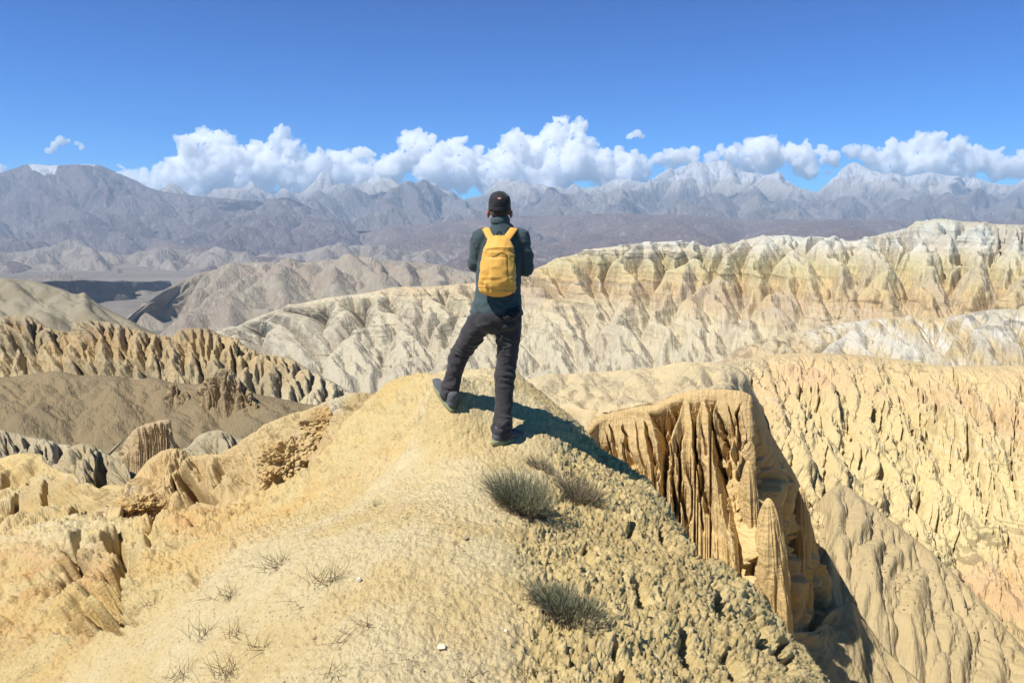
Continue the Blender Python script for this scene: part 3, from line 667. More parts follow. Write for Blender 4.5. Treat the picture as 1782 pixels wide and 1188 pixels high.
    cr = [(1250, 700, 1318, 1060, 6, 2.0), (1308, 730, 1352, 1000, 5, 1.8), (1205, 735, 1235, 900, 5, 1.6), (1150, 730, 1180, 900, 4, 1.4), (1120, 730, 1150, 850, 4, 1.3), (1085, 735, 1100, 830, 4, 1.2), (1175, 760, 1200, 960, 4, 1.4), (1060, 735, 1075, 800, 3, .9),
          (1236, 700, 1262, 860, 4, 1.6), (1285, 700, 1310, 900, 5, 2.2), (1385, 880, 1420, 1070, 7, 2.2), (1360, 850, 1395, 1050, 5, 1.8)]
    for k in range(30):
        x = rr.uniform(1042, 1300) if k < 22 else rr.uniform(1320, 1400); y = np.interp(x, [1040, 1150, 1200, 1300, 1400], [735, 708, 690, 695, 880]) + abs(rr.gauss(0, 1)) * 70 + 4; L = rr.uniform(50, 260)
        cr.append((x, y, x + L * rr.uniform(.08, .2), y + L, rr.uniform(1.3, 2.6), rr.uniform(.4, 1.1)))
    patch('fluted_cliff', 'tall fluted tan cliff with dark slits beside the ridge',
          [[(x + 6, y + 25, Y + 12) for x, y, Y in c], [(x, y - 2, Y + 1.5) for x, y, Y in c], c,
           [(860, 960, 65), (930, 900, 60), (985, 850, 58), (1040, 860, 63), (1150, 830, 62), (1250, 830, 61), (1300, 840, 60), (1340, 860, 65), (1380, 900, 73.5), (1410, 970, 79), (1445, 1090, 83)],
           [(860, 1040, 62), (930, 990, 58), (985, 950, 56), (1040, 960, 60), (1150, 960, 58.5), (1250, 970, 57.5), (1300, 980, 56.5), (1340, 990, 62), (1380, 1000, 69), (1410, 1030, 75), (1445, 1100, 81)],
           [(860, 1120, 58), (930, 1090, 55), (985, 1060, 53), (1040, 1080, 56), (1150, 1080, 54.5), (1250, 1080, 53.5), (1300, 1085, 52.5), (1340, 1095, 58.5), (1380, 1100, 66), (1410, 1105, 72), (1445, 1115, 78)],
           [(860, 1300, 52), (985, 1250, 48), (1150, 1240, 50), (1300, 1230, 47), (1445, 1240, 70)]],
          1000, (10, 6, 150, 150, 140, 30), m, dict(tilt=3.2, iters=18, K=.05, U=0., noise=0.15, D=.01), 2.2, bigV=5, cres=6, mid=7, bigA=9, bigS=70, eres=1.3,
          crest=2, rough=0.6, roughS=20, crestamp=0.6, fade=0.02, seed=103, crev=cr, ledge=.6, ledgeS=10)
    for a in [(1338, 866, 1098, 57., 17, 40, 3, .11, 5), (1303, 800, 1090, 59.2, 14, 24, 5, .12, 4), (1394, 846, 1104, 73, 13, 22, 8, .12, 3)]:
        tower('rock_pinnacle', 'fluted tan rock pinnacle standing against the cliff', a[0], a[1], a[2], a[3], a[4], a[5], m, 1.2, a[6], .32, lean=a[5] * .2, fd=a[7], nf=a[8])
    # talus apron under the cliff
    m2 = badland('apron_soil', -50, -20, [(0, lin(206, 180, 122)), (1, lin(212, 184, 126))], lin(190, 160, 106), .5, .3, .05, 1, warp=3, bstr=.7, bd=.3, mottle=.2)
    c = [(1100, 1030, 53), (1200, 1050, 54), (1290, 1068, 56), (1330, 1078, 57.5), (1370, 1100, 60), (1410, 1100, 66), (1450, 1060, 74), (1480, 1050, 78), (1500, 1075, 79), (1540, 1130, 77), (1650, 1230, 72), (1800, 1380, 66)]
    patch('cliff_apron', 'smooth gullied apron at the foot of the fluted cliff',
          [[(x, y + 15, Y + 3) for x, y, Y in c], c, [(1100, 1150, 46), (1300, 1150, 49), (1450, 1150, 64), (1540, 1200, 68), (1800, 1430, 60)], [(1100, 1330, 38), (1450, 1330, 48), (1800, 1500, 50)]],
          600, (6, 80, 90), m2, dict(tilt=1.6, iters=16, K=.05, noise=0.3), 1.2, bigV=4, cres=7, mid=2, bigA=5, bigS=70, eres=1.5, crest=1, rough=0.5, roughS=16, crestamp=.3, seed=107, skew=.4)

def build_ravine():
    # the ground below and between the cliffs, hidden from the photo's own spot
    nx, ny = 420, 420
    X = np.linspace(-150, 130, nx)[None] + 0 * np.zeros((ny, 1)); Y = (7.5 + 255 * np.linspace(0, 1, ny) ** 1.6)[:, None] + 0 * X
    k = .40 + .35 * sstep(0, 9, X) + .0 * X
    Z = -(5 + k * (Y - 7.5)); Z = np.maximum(Z, -62 - .06 * Y); Z = Z - .10 * np.maximum(np.abs(X) - 25, 0)
    n = fbm2(X / 14, Y / 22, 5, 71); r = 1 - 2 * np.abs(fbm2(X / 7, Y / 18, 4, 73))
    Z = Z + (n * 1.2 + r * .8) * sstep(8, 22, Y)
    P = np.stack([X, Y, Z], -1)
    m = bpy.data.materials['apron_soil']
    tag(grid_mesh('ravine', P, m, dict(chan=np.zeros((ny, nx)), rs=X * 12, rt=Y * 12)), 'tan gullied ravine floor below the ridge', kind='structure')

def build_near_left():
    m = badland('cream_rock', -9, -2, [(0, lin(232, 200, 136)), (.4, lin(236, 208, 148)), (1, lin(230, 204, 150))], lin(218, 182, 118), .14, .35, .12, .4, warp=1., bstr=.7, bd=.12, mottle=.2,
                patchcol=lin(238, 222, 184), patch_amt=.4, sat=1.)
    c = [(-420, 830, 24), (-200, 815, 23), (-60, 808, 22), (0, 803, 21), (20, 796, 20.5), (45, 793, 20), (68, 794, 19.6), (80, 806, 19.2), (95, 816, 18.8), (112, 828, 18), (122, 826, 17.5), (132, 834, 17), (138, 844, 16.6),
         (150, 842, 16), (160, 850, 15.6), (172, 856, 15), (182, 850, 14.6), (200, 849, 14), (230, 852, 13.4), (260, 862, 12.8), (320, 900, 12), (400, 960, 11)]
    patch('cream_fins', 'cream coloured eroded fins at the left edge',
          [[(x, y + 22, Y + 2.5) for x, y, Y in c], c,
           [(-420, 880, 19), (0, 860, 17), (100, 880, 15), (200, 890, 12.5), (300, 930, 11), (400, 1000, 10)],
           [(-420, 960, 14), (0, 930, 13), (100, 940, 11.6), (200, 950, 10), (400, 1040, 9)],
           [(-420, 1150, 9), (0, 1100, 8.6), (200, 1080, 8), (400, 1150, 7.5)]],
          700, (10, 120, 110, 60), m, dict(tilt=1.3, iters=18, K=.05, U=0., noise=0.3, D=.03), 2, bigV=4, cres=9, mid=4, bigA=10, bigS=80, eres=2, crest=1, rough=1, roughS=24, crestamp=.5, fade=.05, seed=111, skew=-.5,
          crev=[(52, 815, 20, 900, 4, .35), (95, 835, 60, 910, 4, .4), (150, 860, 110, 930, 4, .4), (20, 815, -10, 870, 4, .3)])
    m2 = badland('grey_knob_rock', -9, -3, [(0, lin(204, 184, 138)), (.6, lin(196, 174, 128)), (1, lin(180, 160, 120))], lin(166, 146, 106), .2, .4, .12, .4, warp=1., bstr=.7, bd=.15, mottle=.25)
    c = [(80, 860, 30), (100, 815, 30), (112, 793, 29.5), (125, 784, 29), (145, 778, 29), (160, 780, 29), (172, 790, 29), (190, 796, 28.6), (205, 806, 28), (215, 815, 27), (240, 828, 26), (280, 840, 25), (330, 850, 24), (420, 870, 22)]
    patch('grey_knoll', 'grey knoll behind the cream fins',
          [[(x, y + 22, Y + 4) for x, y, Y in c], c, [(x, max(y + 10, 850), Y - 4) for x, y, Y in c], [(x, max(y + 30, 930), Y - 8) for x, y, Y in c]],
          400, (10, 90, 50), m2, dict(tilt=1.5, iters=18, K=.05, noise=0.3), 2, bigV=3, cres=7, mid=4, bigA=8, bigS=60, eres=1.6, crest=1, rough=0.8, roughS=16, crestamp=.4, seed=115,
          crev=[(168, 795, 178, 850, 7, 2.2)])
    m3 = badland('yellow_rock', -5, 0, [(0, lin(222, 178, 108)), (.5, lin(226, 190, 120)), (.8, lin(228, 198, 132)), (1, lin(224, 192, 124))], lin(206, 160, 96), .12, .35, .08, .3, warp=.8, bstr=.7, bd=.09, mottle=.25,
                patchcol=lin(236, 228, 206), patch_amt=.75)
    c = [(175, 900, 11.4), (205, 872, 11.6), (218, 862, 11.8), (232, 842, 12), (246, 820, 12.2), (262, 802, 12.3), (280, 790, 12.3), (300, 785, 12.2), (318, 790, 12), (335, 797, 11.8), (352, 796, 11.7), (372, 796, 11.5), (392, 793, 11.3), (410, 780, 11.1),
         (425, 766, 11), (445, 756, 10.8), (462, 744, 10.6), (490, 730, 10.2), (520, 722, 9.9), (545, 712, 9.6), (575, 700, 9.2), (600, 693, 8.9), (625, 688, 8.5), (650, 690, 8.2), (700, 700, 7.8)]
    patch('yellow_outcrop', 'yellow outcrop crest left of the ridge path',
          [[(x, y + 16, Y + 1.2) for x, y, Y in c], c,
           [(175, 915, 10.6), (240, 870, 10.9), (300, 830, 11.1), (370, 830, 10.6), (420, 812, 10.2), (500, 768, 9.4), (560, 742, 8.8), (620, 722, 8), (700, 745, 7)],
           [(175, 960, 9.8), (240, 925, 9.9), (310, 885, 10), (345, 868, 9.9), (380, 868, 9.5), (440, 850, 9.1), (500, 825, 8.5), (560, 792, 7.9), (620, 765, 7.3), (700, 790, 6.6)],
           [(175, 1060, 9), (310, 990, 9), (500, 930, 7.8), (700, 900, 6.)]],
          800, (10, 90, 90, 40), m3, dict(tilt=1.3, iters=16, K=.05, U=0., noise=0.4, D=.04), 2, bigV=2.5, cres=9, mid=4, bigA=9, bigS=100, eres=2, crest=1, rough=1.6, roughS=24, crestamp=.5, fade=.05, seed=118, skew=-.3,
          crev=[(322, 815, 345, 880, 16, .8), (300, 830, 310, 860, 4, .3), (395, 800, 378, 850, 5, .3)])

def build_world():
    w = bpy.data.worlds.new('World'); SC.world = w; w.use_nodes = True
    nt = w.node_tree; bg = nt.nodes['Background']
    sky = nt.nodes.new('ShaderNodeTexSky'); sky.sky_type = 'NISHITA'; sky.sun_disc = False
    sky.sun_elevation = math.radians(SUN_EL); sky.sun_rotation = math.radians(SUN_ROT)
    sky.altitude = 4000; sky.air_density = 1.; sky.dust_density = SKY_DUST; sky.ozone_density = SKY_OZ
    hs = nt.nodes.new('ShaderNodeHueSaturation'); hs.inputs['Saturation'].default_value = SKY_SAT; hs.inputs['Hue'].default_value = SKY_HUE
    nt.links.new(sky.outputs[0], hs.inputs['Color'])
    tc = nt.nodes.new('ShaderNodeTexCoord'); sx = nt.nodes.new('ShaderNodeSeparateXYZ'); nt.links.new(tc.outputs['Generated'], sx.inputs[0])
    rp = nt.nodes.new('ShaderNodeValToRGB'); nt.links.new(sx.outputs[2], rp.inputs[0]); r = rp.color_ramp
    for k, (p, c) in enumerate(SKY_TINT):
        e = r.elements[k] if k < 2 else r.elements.new(p)
        e.position = p; e.color = c + (1,)
    mx = nt.nodes.new('ShaderNodeVectorMath'); mx.operation = 'MULTIPLY'; nt.links.new(hs.outputs[0], mx.inputs[0]); nt.links.new(rp.outputs[0], mx.inputs[1])
    nt.links.new(mx.outputs[0], bg.inputs[0]); bg.inputs[1].default_value = SKY_STR
    l = bpy.data.lights.new('sun', 'SUN'); l.energy = SUN_E; l.angle = math.radians(.5); l.color = (1, .955, .88)
    o = bpy.data.objects.new('sun', l); COL.objects.link(o)
    o.rotation_euler = Vector(SUN_DIR).to_track_quat('Z', 'Y').to_euler(); o.location = (0, 0, 20)

SKY_TINT = [(0., (.34, 1.12, 1.36)), (.08, (.20, 1.16, 1.42)), (.18, (.03, 1.0, 1.36)), (.28, (.0, .80, 1.24)), (.42, (.9, .86, .86)), (1., (1.15, .98, .84))]
SUN_EL = 55.
_az = math.radians(31)  # behind the viewer, left
SUN_DIR = (-math.cos(_az) * math.cos(math.radians(SUN_EL)), -math.sin(_az) * math.cos(math.radians(SUN_EL)), math.sin(math.radians(SUN_EL)))
SUN_ROT = math.degrees(math.atan2(SUN_DIR[0], SUN_DIR[1]))
SUN_E = 4.6; SKY_STR = .07; SKY_DUST = .0; SKY_OZ = 3.; SKY_SAT = 1.75; SKY_HUE = .5
HAZE = 3.0e-5

def build_haze():
    x0, x1, y0, y1, z0, z1 = -32000, 32000, -1500, 30500, -700, 2230
    P = [(x, y, z) for z in (z0, z1) for y in (y0, y1) for x in (x0, x1)]
    me = bpy.data.meshes.new('haze')
    me.from_pydata(P, [], [(0, 2, 3, 1), (4, 5, 7, 6), (0, 1, 5, 4), (2, 6, 7, 3), (0, 4, 6, 2), (1, 3, 7, 5)]); me.update()
    m = bpy.data.materials.new('haze_air'); m.use_nodes = True; nt = m.node_tree; nt.nodes.clear()
    v = nt.nodes.new('ShaderNodeVolumePrincipled'); v.inputs['Color'].default_value = (.54, .75, 1, 1); v.inputs['Density'].default_value = HAZE
    v.inputs['Anisotropy'].default_value = 0
    o = nt.nodes.new('ShaderNodeOutputMaterial'); nt.links.new(v.outputs[0], o.inputs[1]); me.materials.append(m)
    ob = bpy.data.objects.new('haze', me); COL.objects.link(ob); tag(ob, kind='stuff')

def build_base():
    m = far_mat('plain_soil', lin(150, 142, 134), lin(190, 182, 170), 60, 9000, 0, 2., lin(165, 156, 146))
    n = 40
    P = np.zeros((n, n, 3)); g = np.linspace(-1, 1, n)
    P[..., 0] = g[None] * 31500; P[..., 1] = (np.linspace(0, 1, n) ** 1.5)[:, None] * 31500 - 1400; P[..., 2] = -352
    tag(grid_mesh('ground', P, m, dict(chan=np.zeros((n, n)))), 'flat grey river plain', kind='structure')

def build_camera():
    c = bpy.data.cameras.new('camera'); c.sensor_width = 36; c.lens = F / 1782 * 36; c.clip_start = .05; c.clip_end = 120000
    o = bpy.data.objects.new('camera', c); COL.objects.link(o); o.location = (0, 0, CZ)
    o.rotation_euler = (math.pi / 2 - PITCH, 0, 0); SC.camera = o
# ---------------------------------------------------------------- the ridge we stand on
FG = [  # px, py, Y on the visible surface
 (700,1188,2.30),(900,1188,2.31),(1060,1188,2.42),(1180,1188,2.62),(1290,1188,2.95),(1385,1188,3.35),(560,1188,2.42),(420,1188,2.70),(280,1188,3.15),(130,1188,3.75),(0,1188,4.4),(-200,1188,5.6),
 (750,1000,3.09),(900,1000,3.1),(1010,1010,3.25),(1110,1020,3.5),(1210,1030,3.8),(1280,1040,4.15),(620,1000,3.2),(500,1000,3.5),(380,1000,4.1),(250,1000,5.1),(120,1000,6.0),(0,1020,6.4),
 (800,870,4.02),(900,880,4.0),(980,890,4.1),(1060,900,4.35),(1130,900,4.7),(1175,905,4.95),(700,880,4.1),(600,890,4.6),(520,890,5.6),(450,900,6.6),(330,905,7.8),(200,900,8.2),(60,940,8.3),
 (880,776,5.1),(860,760,5.22),(905,765,5.2),(960,770,5.25),(1000,785,5.35),(1040,800,5.5),(1075,808,5.65),(800,790,4.95),(740,790,5.1),(680,790,5.6),(620,800,6.3),(560,810,7.0),(500,845,7.6),
 (784,709,5.38),(770,690,5.46),(757,668,5.58),(800,712,5.35),(840,715,5.42),(880,718,5.45),(930,722,5.5),(970,742,5.5),(1010,755,5.6),(740,720,5.6),(700,720,6.0),(650,735,6.6),(590,770,7.1),
 (790,665,5.9),(840,662,6.0),(890,665,6.0),(930,690,5.9),(840,641,6.45),(790,646,6.4),(890,645,6.4),(740,660,6.3),(700,672,6.6),(650,694,7.1),
]
FW = [  # hidden or unseen surface: x, y, z
 (0,0,.02),(0,-2,.05),(0,-5,.1),(-.3,1.2,0),(.5,1.2,-.02),(1.6,0,-.8),(3.2,0,-3.2),(-1.8,0,-.7),(-4,0,-3.),(1.6,-4,-.9),(-2,-4,-.7),(3.4,-4,-3.4),(-4.5,-4,-3),
 (2.35,3.0,-2.0),(3.4,2.8,-3.9),(1.95,4.4,-1.35),(2.7,4.5,-2.8),(3.8,4.6,-4.8),(1.6,5.4,-1.15),(2.3,5.8,-2.7),(3.4,6.2,-4.8),(1.05,5.75,-.5),(1.35,6.3,-1.4),(2.1,7.2,-3.5),
 (.55,6.5,-.35),(.8,7.2,-1.5),(0,7.3,-.4),(0,8.2,-1.9),(0,10,-4.8),(1.5,9,-4.8),(-.9,7.3,-.3),(-1.3,8.3,-1.6),(-1.6,10,-4.0),(3,11,-8),(0,13,-8),
 (-3,8.8,-2.4),(-3.6,10,-3.4),(-5,10,-3.6),(-6,9.2,-3.6),(-3,12.5,-5.6),(-6,12.5,-6),(-8,9,-5),(-10,6,-5.2),(-9,3,-5.4),(-6.5,1.5,-4.6),(-10,12,-7.5),(-13,8,-8),(-13,3,-9),(5,2,-6.5),(5,6,-7.5),(6,10,-10),(6,-2,-8),(-8,-3,-6.5)]

def rbf_fit(P, z, smooth=.002):
    n = len(P); d = np.linalg.norm(P[:, None] - P[None], axis=-1)
    K = np.where(d > 0, d ** 2 * np.log(np.maximum(d, 1e-9)), 0) + smooth * np.eye(n) * -1 * -1
    Q = np.hstack([np.ones((n, 1)), P]); A = np.block([[K, Q], [Q.T, np.zeros((3, 3))]])
    w = np.linalg.solve(A, np.concatenate([z, np.zeros(3)]))
    return w
def rbf_eval(P, w, q):
    out = w[-3] + q[..., 0] * w[-2] + q[..., 1] * w[-1]
    for i in range(len(P)):
        d2 = (q[..., 0] - P[i, 0]) ** 2 + (q[..., 1] - P[i, 1]) ** 2
        out = out + w[i] * .5 * d2 * np.log(np.maximum(d2, 1e-12))
    return out
_fp = np.array([list(W(*a)) for a in FG] + [list(map(float, a)) for a in FW])
_fw = rbf_fit(_fp[:, :2], _fp[:, 2])
def gz(x, y):
    return float(rbf_eval(_fp[:, :2], _fw, np.array([float(x), float(y)])))

def proj(P):
    x = P[..., 0]; y = P[..., 1]; z = P[..., 2] - CZ
    f = y * CP - z * SP; u = y * SP + z * CP
    f = np.where(f > .05, f, .05)
    return CX + F * x / f, CY - F * u / f

FG_CREV = [  # px polyline start/end, half width px, depth m
 (225,905,175,1110,24,.5),(150,900,95,1040,14,.25),(262,930,215,1000,14,.12),(290,880,250,960,10,.10),(60,1000,20,1080,9,.08),(345,985,330,1030,7,.06),(520,770,545,830,14,.10),
 (1205,905,1235,985,9,.14),(1150,900,1180,960,7,.08),(1100,1000,1130,1050,8,.08),(1240,1000,1275,1080,10,.12),(1310,1060,1345,1130,10,.12),(1180,1060,1215,1150,9,.09),(1350,1110,1385,1180,9,.12),
 (1090,880,1110,930,6,.06),(1080,1100,1100,1180,8,.07),(1020,930,1035,975,6,.05),(1270,1120,1290,1180,7,.08),(990,1110,1010,1150,9,.06)]

def fg_material():
    t = NT('ridge_earth'); g = t.n('NewGeometry'); pos = g.outputs['Position']
    mr, ml = t.attr('mr'), t.attr('ml')
    n1 = t.noise(pos, 1.3, 5); n2 = t.noise(pos, 9, 6, .65); n3 = t.noise(pos, 60, 5, .7); n4 = t.noise(pos, .5, 3)
    A = .66
    sc = lambda r, g_, b: tuple(c * A for c in lin(r, g_, b)[:3]) + (1,)
    path = t.mix(t.step(n1, .4, .62), sc(236, 216, 170), sc(230, 204, 148))
    left = t.mix(t.step(n1, .38, .6), sc(234, 202, 138), sc(232, 208, 152))
    left = t.mix(t.step(n4, .52, .62), left, sc(226, 188, 130))
    left = t.mix(t.math('MULTIPLY', t.step(t.noise(pos, .9, 4), .60, .68), .8), left, sc(205, 168, 112))
    pk = t.attr('pk'); left = t.mix(t.math('MULTIPLY', pk, .55), left, sc(226, 160, 112))
    wh = t.attr('wh'); left = t.mix(t.math('MULTIPLY', wh, .8), left, sc(236, 220, 176))
    right = t.mix(t.step(n2, .40, .62), sc(226, 200, 140), sc(240, 216, 158))
    right = t.mix(t.math('MULTIPLY', t.step(n1, .5, .65), .7), right, sc(210, 184, 128))
    col = t.mix(ml, path, left); col = t.mix(mr, col, right)
    mm = t.math('ADD', .74, t.math('MULTIPLY', n3, .52))
    col = t.mix(1., col, t.n('CombineColor', i0=mm, i1=mm, i2=mm).outputs[0], 'MULTIPLY')
    m2 = t.math('ADD', .86, t.math('MULTIPLY', n2, .28))
    col = t.mix(1., col, t.n('CombineColor', i0=m2, i1=m2, i2=m2).outputs[0], 'MULTIPLY')
    # small dark and pale grit
    v = t.n('TexVoronoi', Scale=70., _feature='F1'); t.L.new(pos, v.inputs['Vector'])
    rnd = t.n('SeparateColor', i0=v.outputs['Color'])
    near = t.step(v.outputs[0], .42, .28)
    col = t.mix(t.math('MULTIPLY', t.math('MULTIPLY', near, t.step(rnd.outputs[0], .84, .88)), .55), col, sc(150, 130, 96))
    col = t.mix(t.math('MULTIPLY', t.math('MULTIPLY', near, t.step(rnd.outputs[1], .88, .92)), .7), col, sc(244, 232, 200))
    v2 = t.n('TexVoronoi', Scale=38., _feature='F1'); t.L.new(pos, v2.inputs['Vector'])
    b = t.math('ADD', t.math('MULTIPLY', n3, 1.0), t.math('MULTIPLY', v2.outputs[0], -.5))
    b = t.math('ADD', b, t.math('MULTIPLY', t.noise(pos, 170, 4, .7), .45))
    return t.out(col, .95, b, .75, .022, spec=.04)

def build_foreground():
    nt_ = int(1350 * RES); nr = int(1000 * RES)
    th = np.concatenate([np.linspace(-math.pi, math.radians(-47), int(100 * RES), endpoint=False), np.linspace(math.radians(-47), math.radians(38), nt_, endpoint=False),
                         np.linspace(math.radians(38), math.pi, int(110 * RES))])
    r = np.exp(np.linspace(math.log(.35), math.log(14.), nr))[:, None]
    x = r * np.sin(th)[None]; y = r * np.cos(th)[None]
    z = rbf_eval(_fp[:, :2], _fw, np.stack([x, y], -1))
    P = np.stack([x, y, z], -1)
    px, py = proj(P)
    yy = np.array([600, 700, 780, 860, 950, 1040, 1188, 1500.])
    lx = np.interp(py, yy, [770, 715, 690, 610, 430, 290, 110, -150])
    rx = np.interp(py, [600, 740, 780, 860, 950, 1050, 1188, 1500], [1100, 1010, 965, 930, 900, 915, 905, 905])
    infr = (y > .8)
    wob = 18 * fbm2(x * 3, y * 3, 3, 2)
    ml = sstep(40, -40, px - lx + wob) * infr + (1 - infr) * sstep(-.9, -1.5, x)
    mr = sstep(-45, 60, px - rx + wob) * infr + (1 - infr) * sstep(.6, 1.2, x)
    back = sstep(660, 640, py)
    N = normals(P)
    # broad relief
    d = .075 * fbm3(P * 1.6, 5, 4) * (.35 + .65 * np.maximum(ml, mr)) * sstep(0, 1, np.abs(x) * 0 + 1)
    feet = np.exp(-(((x - .0) / .35) ** 2 + ((y - 5.2) / .3) ** 2)) + np.exp(-(((x + .48) / .25) ** 2 + ((y - 5.5) / .3) ** 2))
    d = d * (1 - np.clip(feet, 0, 1))
    mnd = np.exp(-(((x + .75) / .5) ** 2 + ((y - 5.9) / .8) ** 2)) * (1 - np.clip(feet, 0, 1))
    d = d + mnd * (.07 * fbm3(P * 3.4, 4, 51) - .05 * np.abs(fbm3(P * 5.2, 3, 53)))
    # ribs running down the left slope
    q = P.copy(); q[..., 0] = P[..., 0] * .9 + P[..., 2] * .9; q[..., 1] = P[..., 1] * 3.2; q[..., 2] = P[..., 2] * .6
    rib = fbm3(q * 1.5, 4, 8)
    d = d + ml * sstep(.1, -1.2, z) * (-.11 * np.abs(rib) ** 1.1 + .05)
    crk = 1 - np.abs(fbm3(P * np.array([2.2, 2.2, 1.3]) + 3, 4, 41)) * 2.2
    crm = sstep(.0, .5, fbm3(P * .8 + 9, 2, 44) + .25) * ml * sstep(-.2, -.7, z)
    d = d - .10 * np.clip(crk, 0, 1) ** 5 * crm + .05 * fbm3(P * 4.2, 3, 46) * crm
    w1, w2, ci = worley3(P * np.array([46, 46, 17.]) + .45 * fbm3(P * 9, 2, 3)[..., None], 5)
    lum = (w2 - w1)
    cl = sstep(-.25, .35, fbm3(P * 2.6, 3, 12))
    d = d + mr * (.45 + .55 * cl) * (.010 * np.minimum(lum * 1.6, 1) + .013 * (ci - .5)) + ml * (.4 + .6 * cl) * (.014 * np.minimum(lum * 1.6, 1) + .015 * (ci - .5)) + (1 - mr) * (1 - ml) * .004 * (ci - .5)
    f2 = fbm3(P * np.array([24, 24, 13.]), 4, 15, .6); f4 = fbm3(P * np.array([44, 44, 17.]), 4, 16, .62)
    d = d + f2 * (.008 + .004 * mr + .012 * ml) + f4 * mr * .012
    d = d + .012 * fbm3(P * 6.5, 3, 19) * np.maximum(.8 * mr, .7 * ml)
    f3 = fbm3(P * 55, 3, 25, .6)
    d = d + f3 * (.0045 + .0045 * mr + .0045 * ml)
    # holes weathered out of the right flank
    hole = sstep(.28, .55, fbm3(P * np.array([11, 11, 5.]), 3, 33))
    d = d - .014 * hole * mr * sstep(.0, .5, cl + .2)
    for (xa, ya, xb, yb, wpx, dep) in FG_CREV:
        f = np.clip((py - ya) / (yb - ya), 0, 1)
        wobl = fbm2(py / 26., px / 90. + xa * .37, 4, 5) * wpx * 1.5
        ins = sstep(0, .2, (py - ya) / (yb - ya)) * (1 - sstep(.9, 1., (py - ya) / (yb - ya)))
        dd = (px - (xa + (xb - xa) * f) - wobl) / (wpx * (.4 + .9 * f))
        d = d - dep * ins * np.exp(-np.abs(dd) ** 2.4) * infr
    P = P + N * d[..., None]
    bl = lambda cx, cy, sx, sy: np.exp(-((px - cx) / sx) ** 2 - ((py - cy) / sy) ** 2) * infr
    nz = .6 + .8 * fbm2(x * 4, y * 4, 3, 61)
    pk = np.clip((bl(325, 885, 60, 60) + bl(60, 960, 90, 50) * .8 + bl(450, 960, 60, 60) * .4 + bl(30, 1100, 60, 60) * .4) * nz, 0, 1)
    wh = np.clip((bl(130, 930, 90, 40) + bl(30, 900, 120, 50)) * nz, 0, 1)
    o = grid_mesh('ridge', P, fg_material(), dict(mr=mr, ml=ml, pk=pk, wh=wh))
    tag(o, 'yellow earth ridge with the path the man stands on', kind='structure')
    global _FGP
    _FGP = P

def surf(px, py):
    """world point of the finished ridge surface nearest to a photo pixel"""
    qx, qy = proj(_FGP); y = _FGP[..., 1]
    d2 = (qx - px) ** 2 + (qy - py) ** 2 + np.where(y < 1, 1e9, 0)
    y0 = y[d2 < 120.].min()
    k = np.argmin(np.where(y < y0 + .35, d2, 1e12)); c = _FGP.reshape(-1, 3)[k]
    nb = (np.abs(_FGP[..., 0] - c[0]) < .03) & (np.abs(_FGP[..., 1] - c[1]) < .03)
    return Vector((c[0], c[1], float(np.percentile(_FGP[..., 2][nb], 75))))

# knob of rock on the left flank
def blob(name, label, px, py, Y, rx, ry, rz, mat, seed, amp=.25, n=260, kind='structure', sc=1.6, hol=.2):
    th = np.linspace(0, 2 * np.pi, int(n * 1.6), endpoint=False)[None]; ph = np.linspace(0.001, np.pi - .001, n)[:, None]
    D = np.stack([np.sin(ph) * np.cos(th), np.sin(ph) * np.sin(th), np.cos(ph) + 0 * th], -1)
    f = 1 + amp * fbm3(D * sc + seed * 2.7, 6, seed, .55) - hol * np.abs(fbm3(D * sc * 1.3 + seed, 4, seed + 2)) ** .8
    w1, w2, ci = worley3(D * sc * 3.2 + seed, seed); f = f + .10 * amp * 4 * (np.minimum((w2 - w1) * 1.8, 1) - .6) + amp * .25 * (ci - .5)
    P = D * f[..., None] * np.array([rx, ry, rz]) + W(px, py, Y)
    o = grid_mesh(name, P, mat, dict(chan=np.zeros(P.shape[:2]), mr=np.zeros(P.shape[:2]), ml=np.ones(P.shape[:2]), pk=.3 * np.ones(P.shape[:2]), wh=np.zeros(P.shape[:2])), wrap=True)
    tag(o, label, kind=kind); return o

def build_knobs():
    m = bpy.data.materials['ridge_earth']
    blob('rock_knob', 'round fissured yellow rock knob left of the path', 505, 805, 8.1, .34, .42, .30, m, 4, .22)
    blob('rock_knob', 'smaller yellow rock hump behind the round knob', 575, 735, 9.0, .42, .5, .22, m, 9, .25)
    blob('rock_knob', 'low brown rock hump at the foot of the yellow outcrop', 235, 888, 9.4, .38, .4, .20, m, 14, .25)
# ---------------------------------------------------------------- plants and stones
def tubes(name, curves, mat, parent=None, sides=3):
    """many tapered thin blades in ONE mesh: curves = list of (points Nx3, radii N)"""
    V = []; Fc = []; base = 0
    for pts, rad in curves:
        pts = np.asarray(pts); n = len(pts)
        d = np.gradient(pts, axis=0); d /= np.linalg.norm(d, axis=1, keepdims=True) + 1e-9
        u = np.cross(d, [.3, .2, .93]); u /= np.linalg.norm(u, axis=1, keepdims=True) + 1e-9
        w = np.cross(d, u)
        for k in range(sides):
            a = 2 * math.pi * k / sides
            V.append(pts + (u * math.cos(a) + w * math.sin(a)) * np.asarray(rad)[:, None])
        for i in range(n - 1):
            for k in range(sides):
                k2 = (k + 1) % sides
                Fc.append((base + k * n + i, base + k2 * n + i, base + k2 * n + i + 1, base + k * n + i + 1))
        base += sides * n
    me = bpy.data.meshes.new(name); me.from_pydata(np.concatenate(V).tolist(), [], Fc); me.update()
    me.polygons.foreach_set('use_smooth', [True] * len(me.polygons))
    me.materials.append(mat); o = bpy.data.objects.new(name, me); COL.objects.link(o)
    if parent: o.parent = parent
    return o

def empty(name, loc, label, cat, group=None):
    o = bpy.data.objects.new(name, None); COL.objects.link(o); o.location = loc; o.empty_display_size = .1
    tag(o, label, cat, group); return o

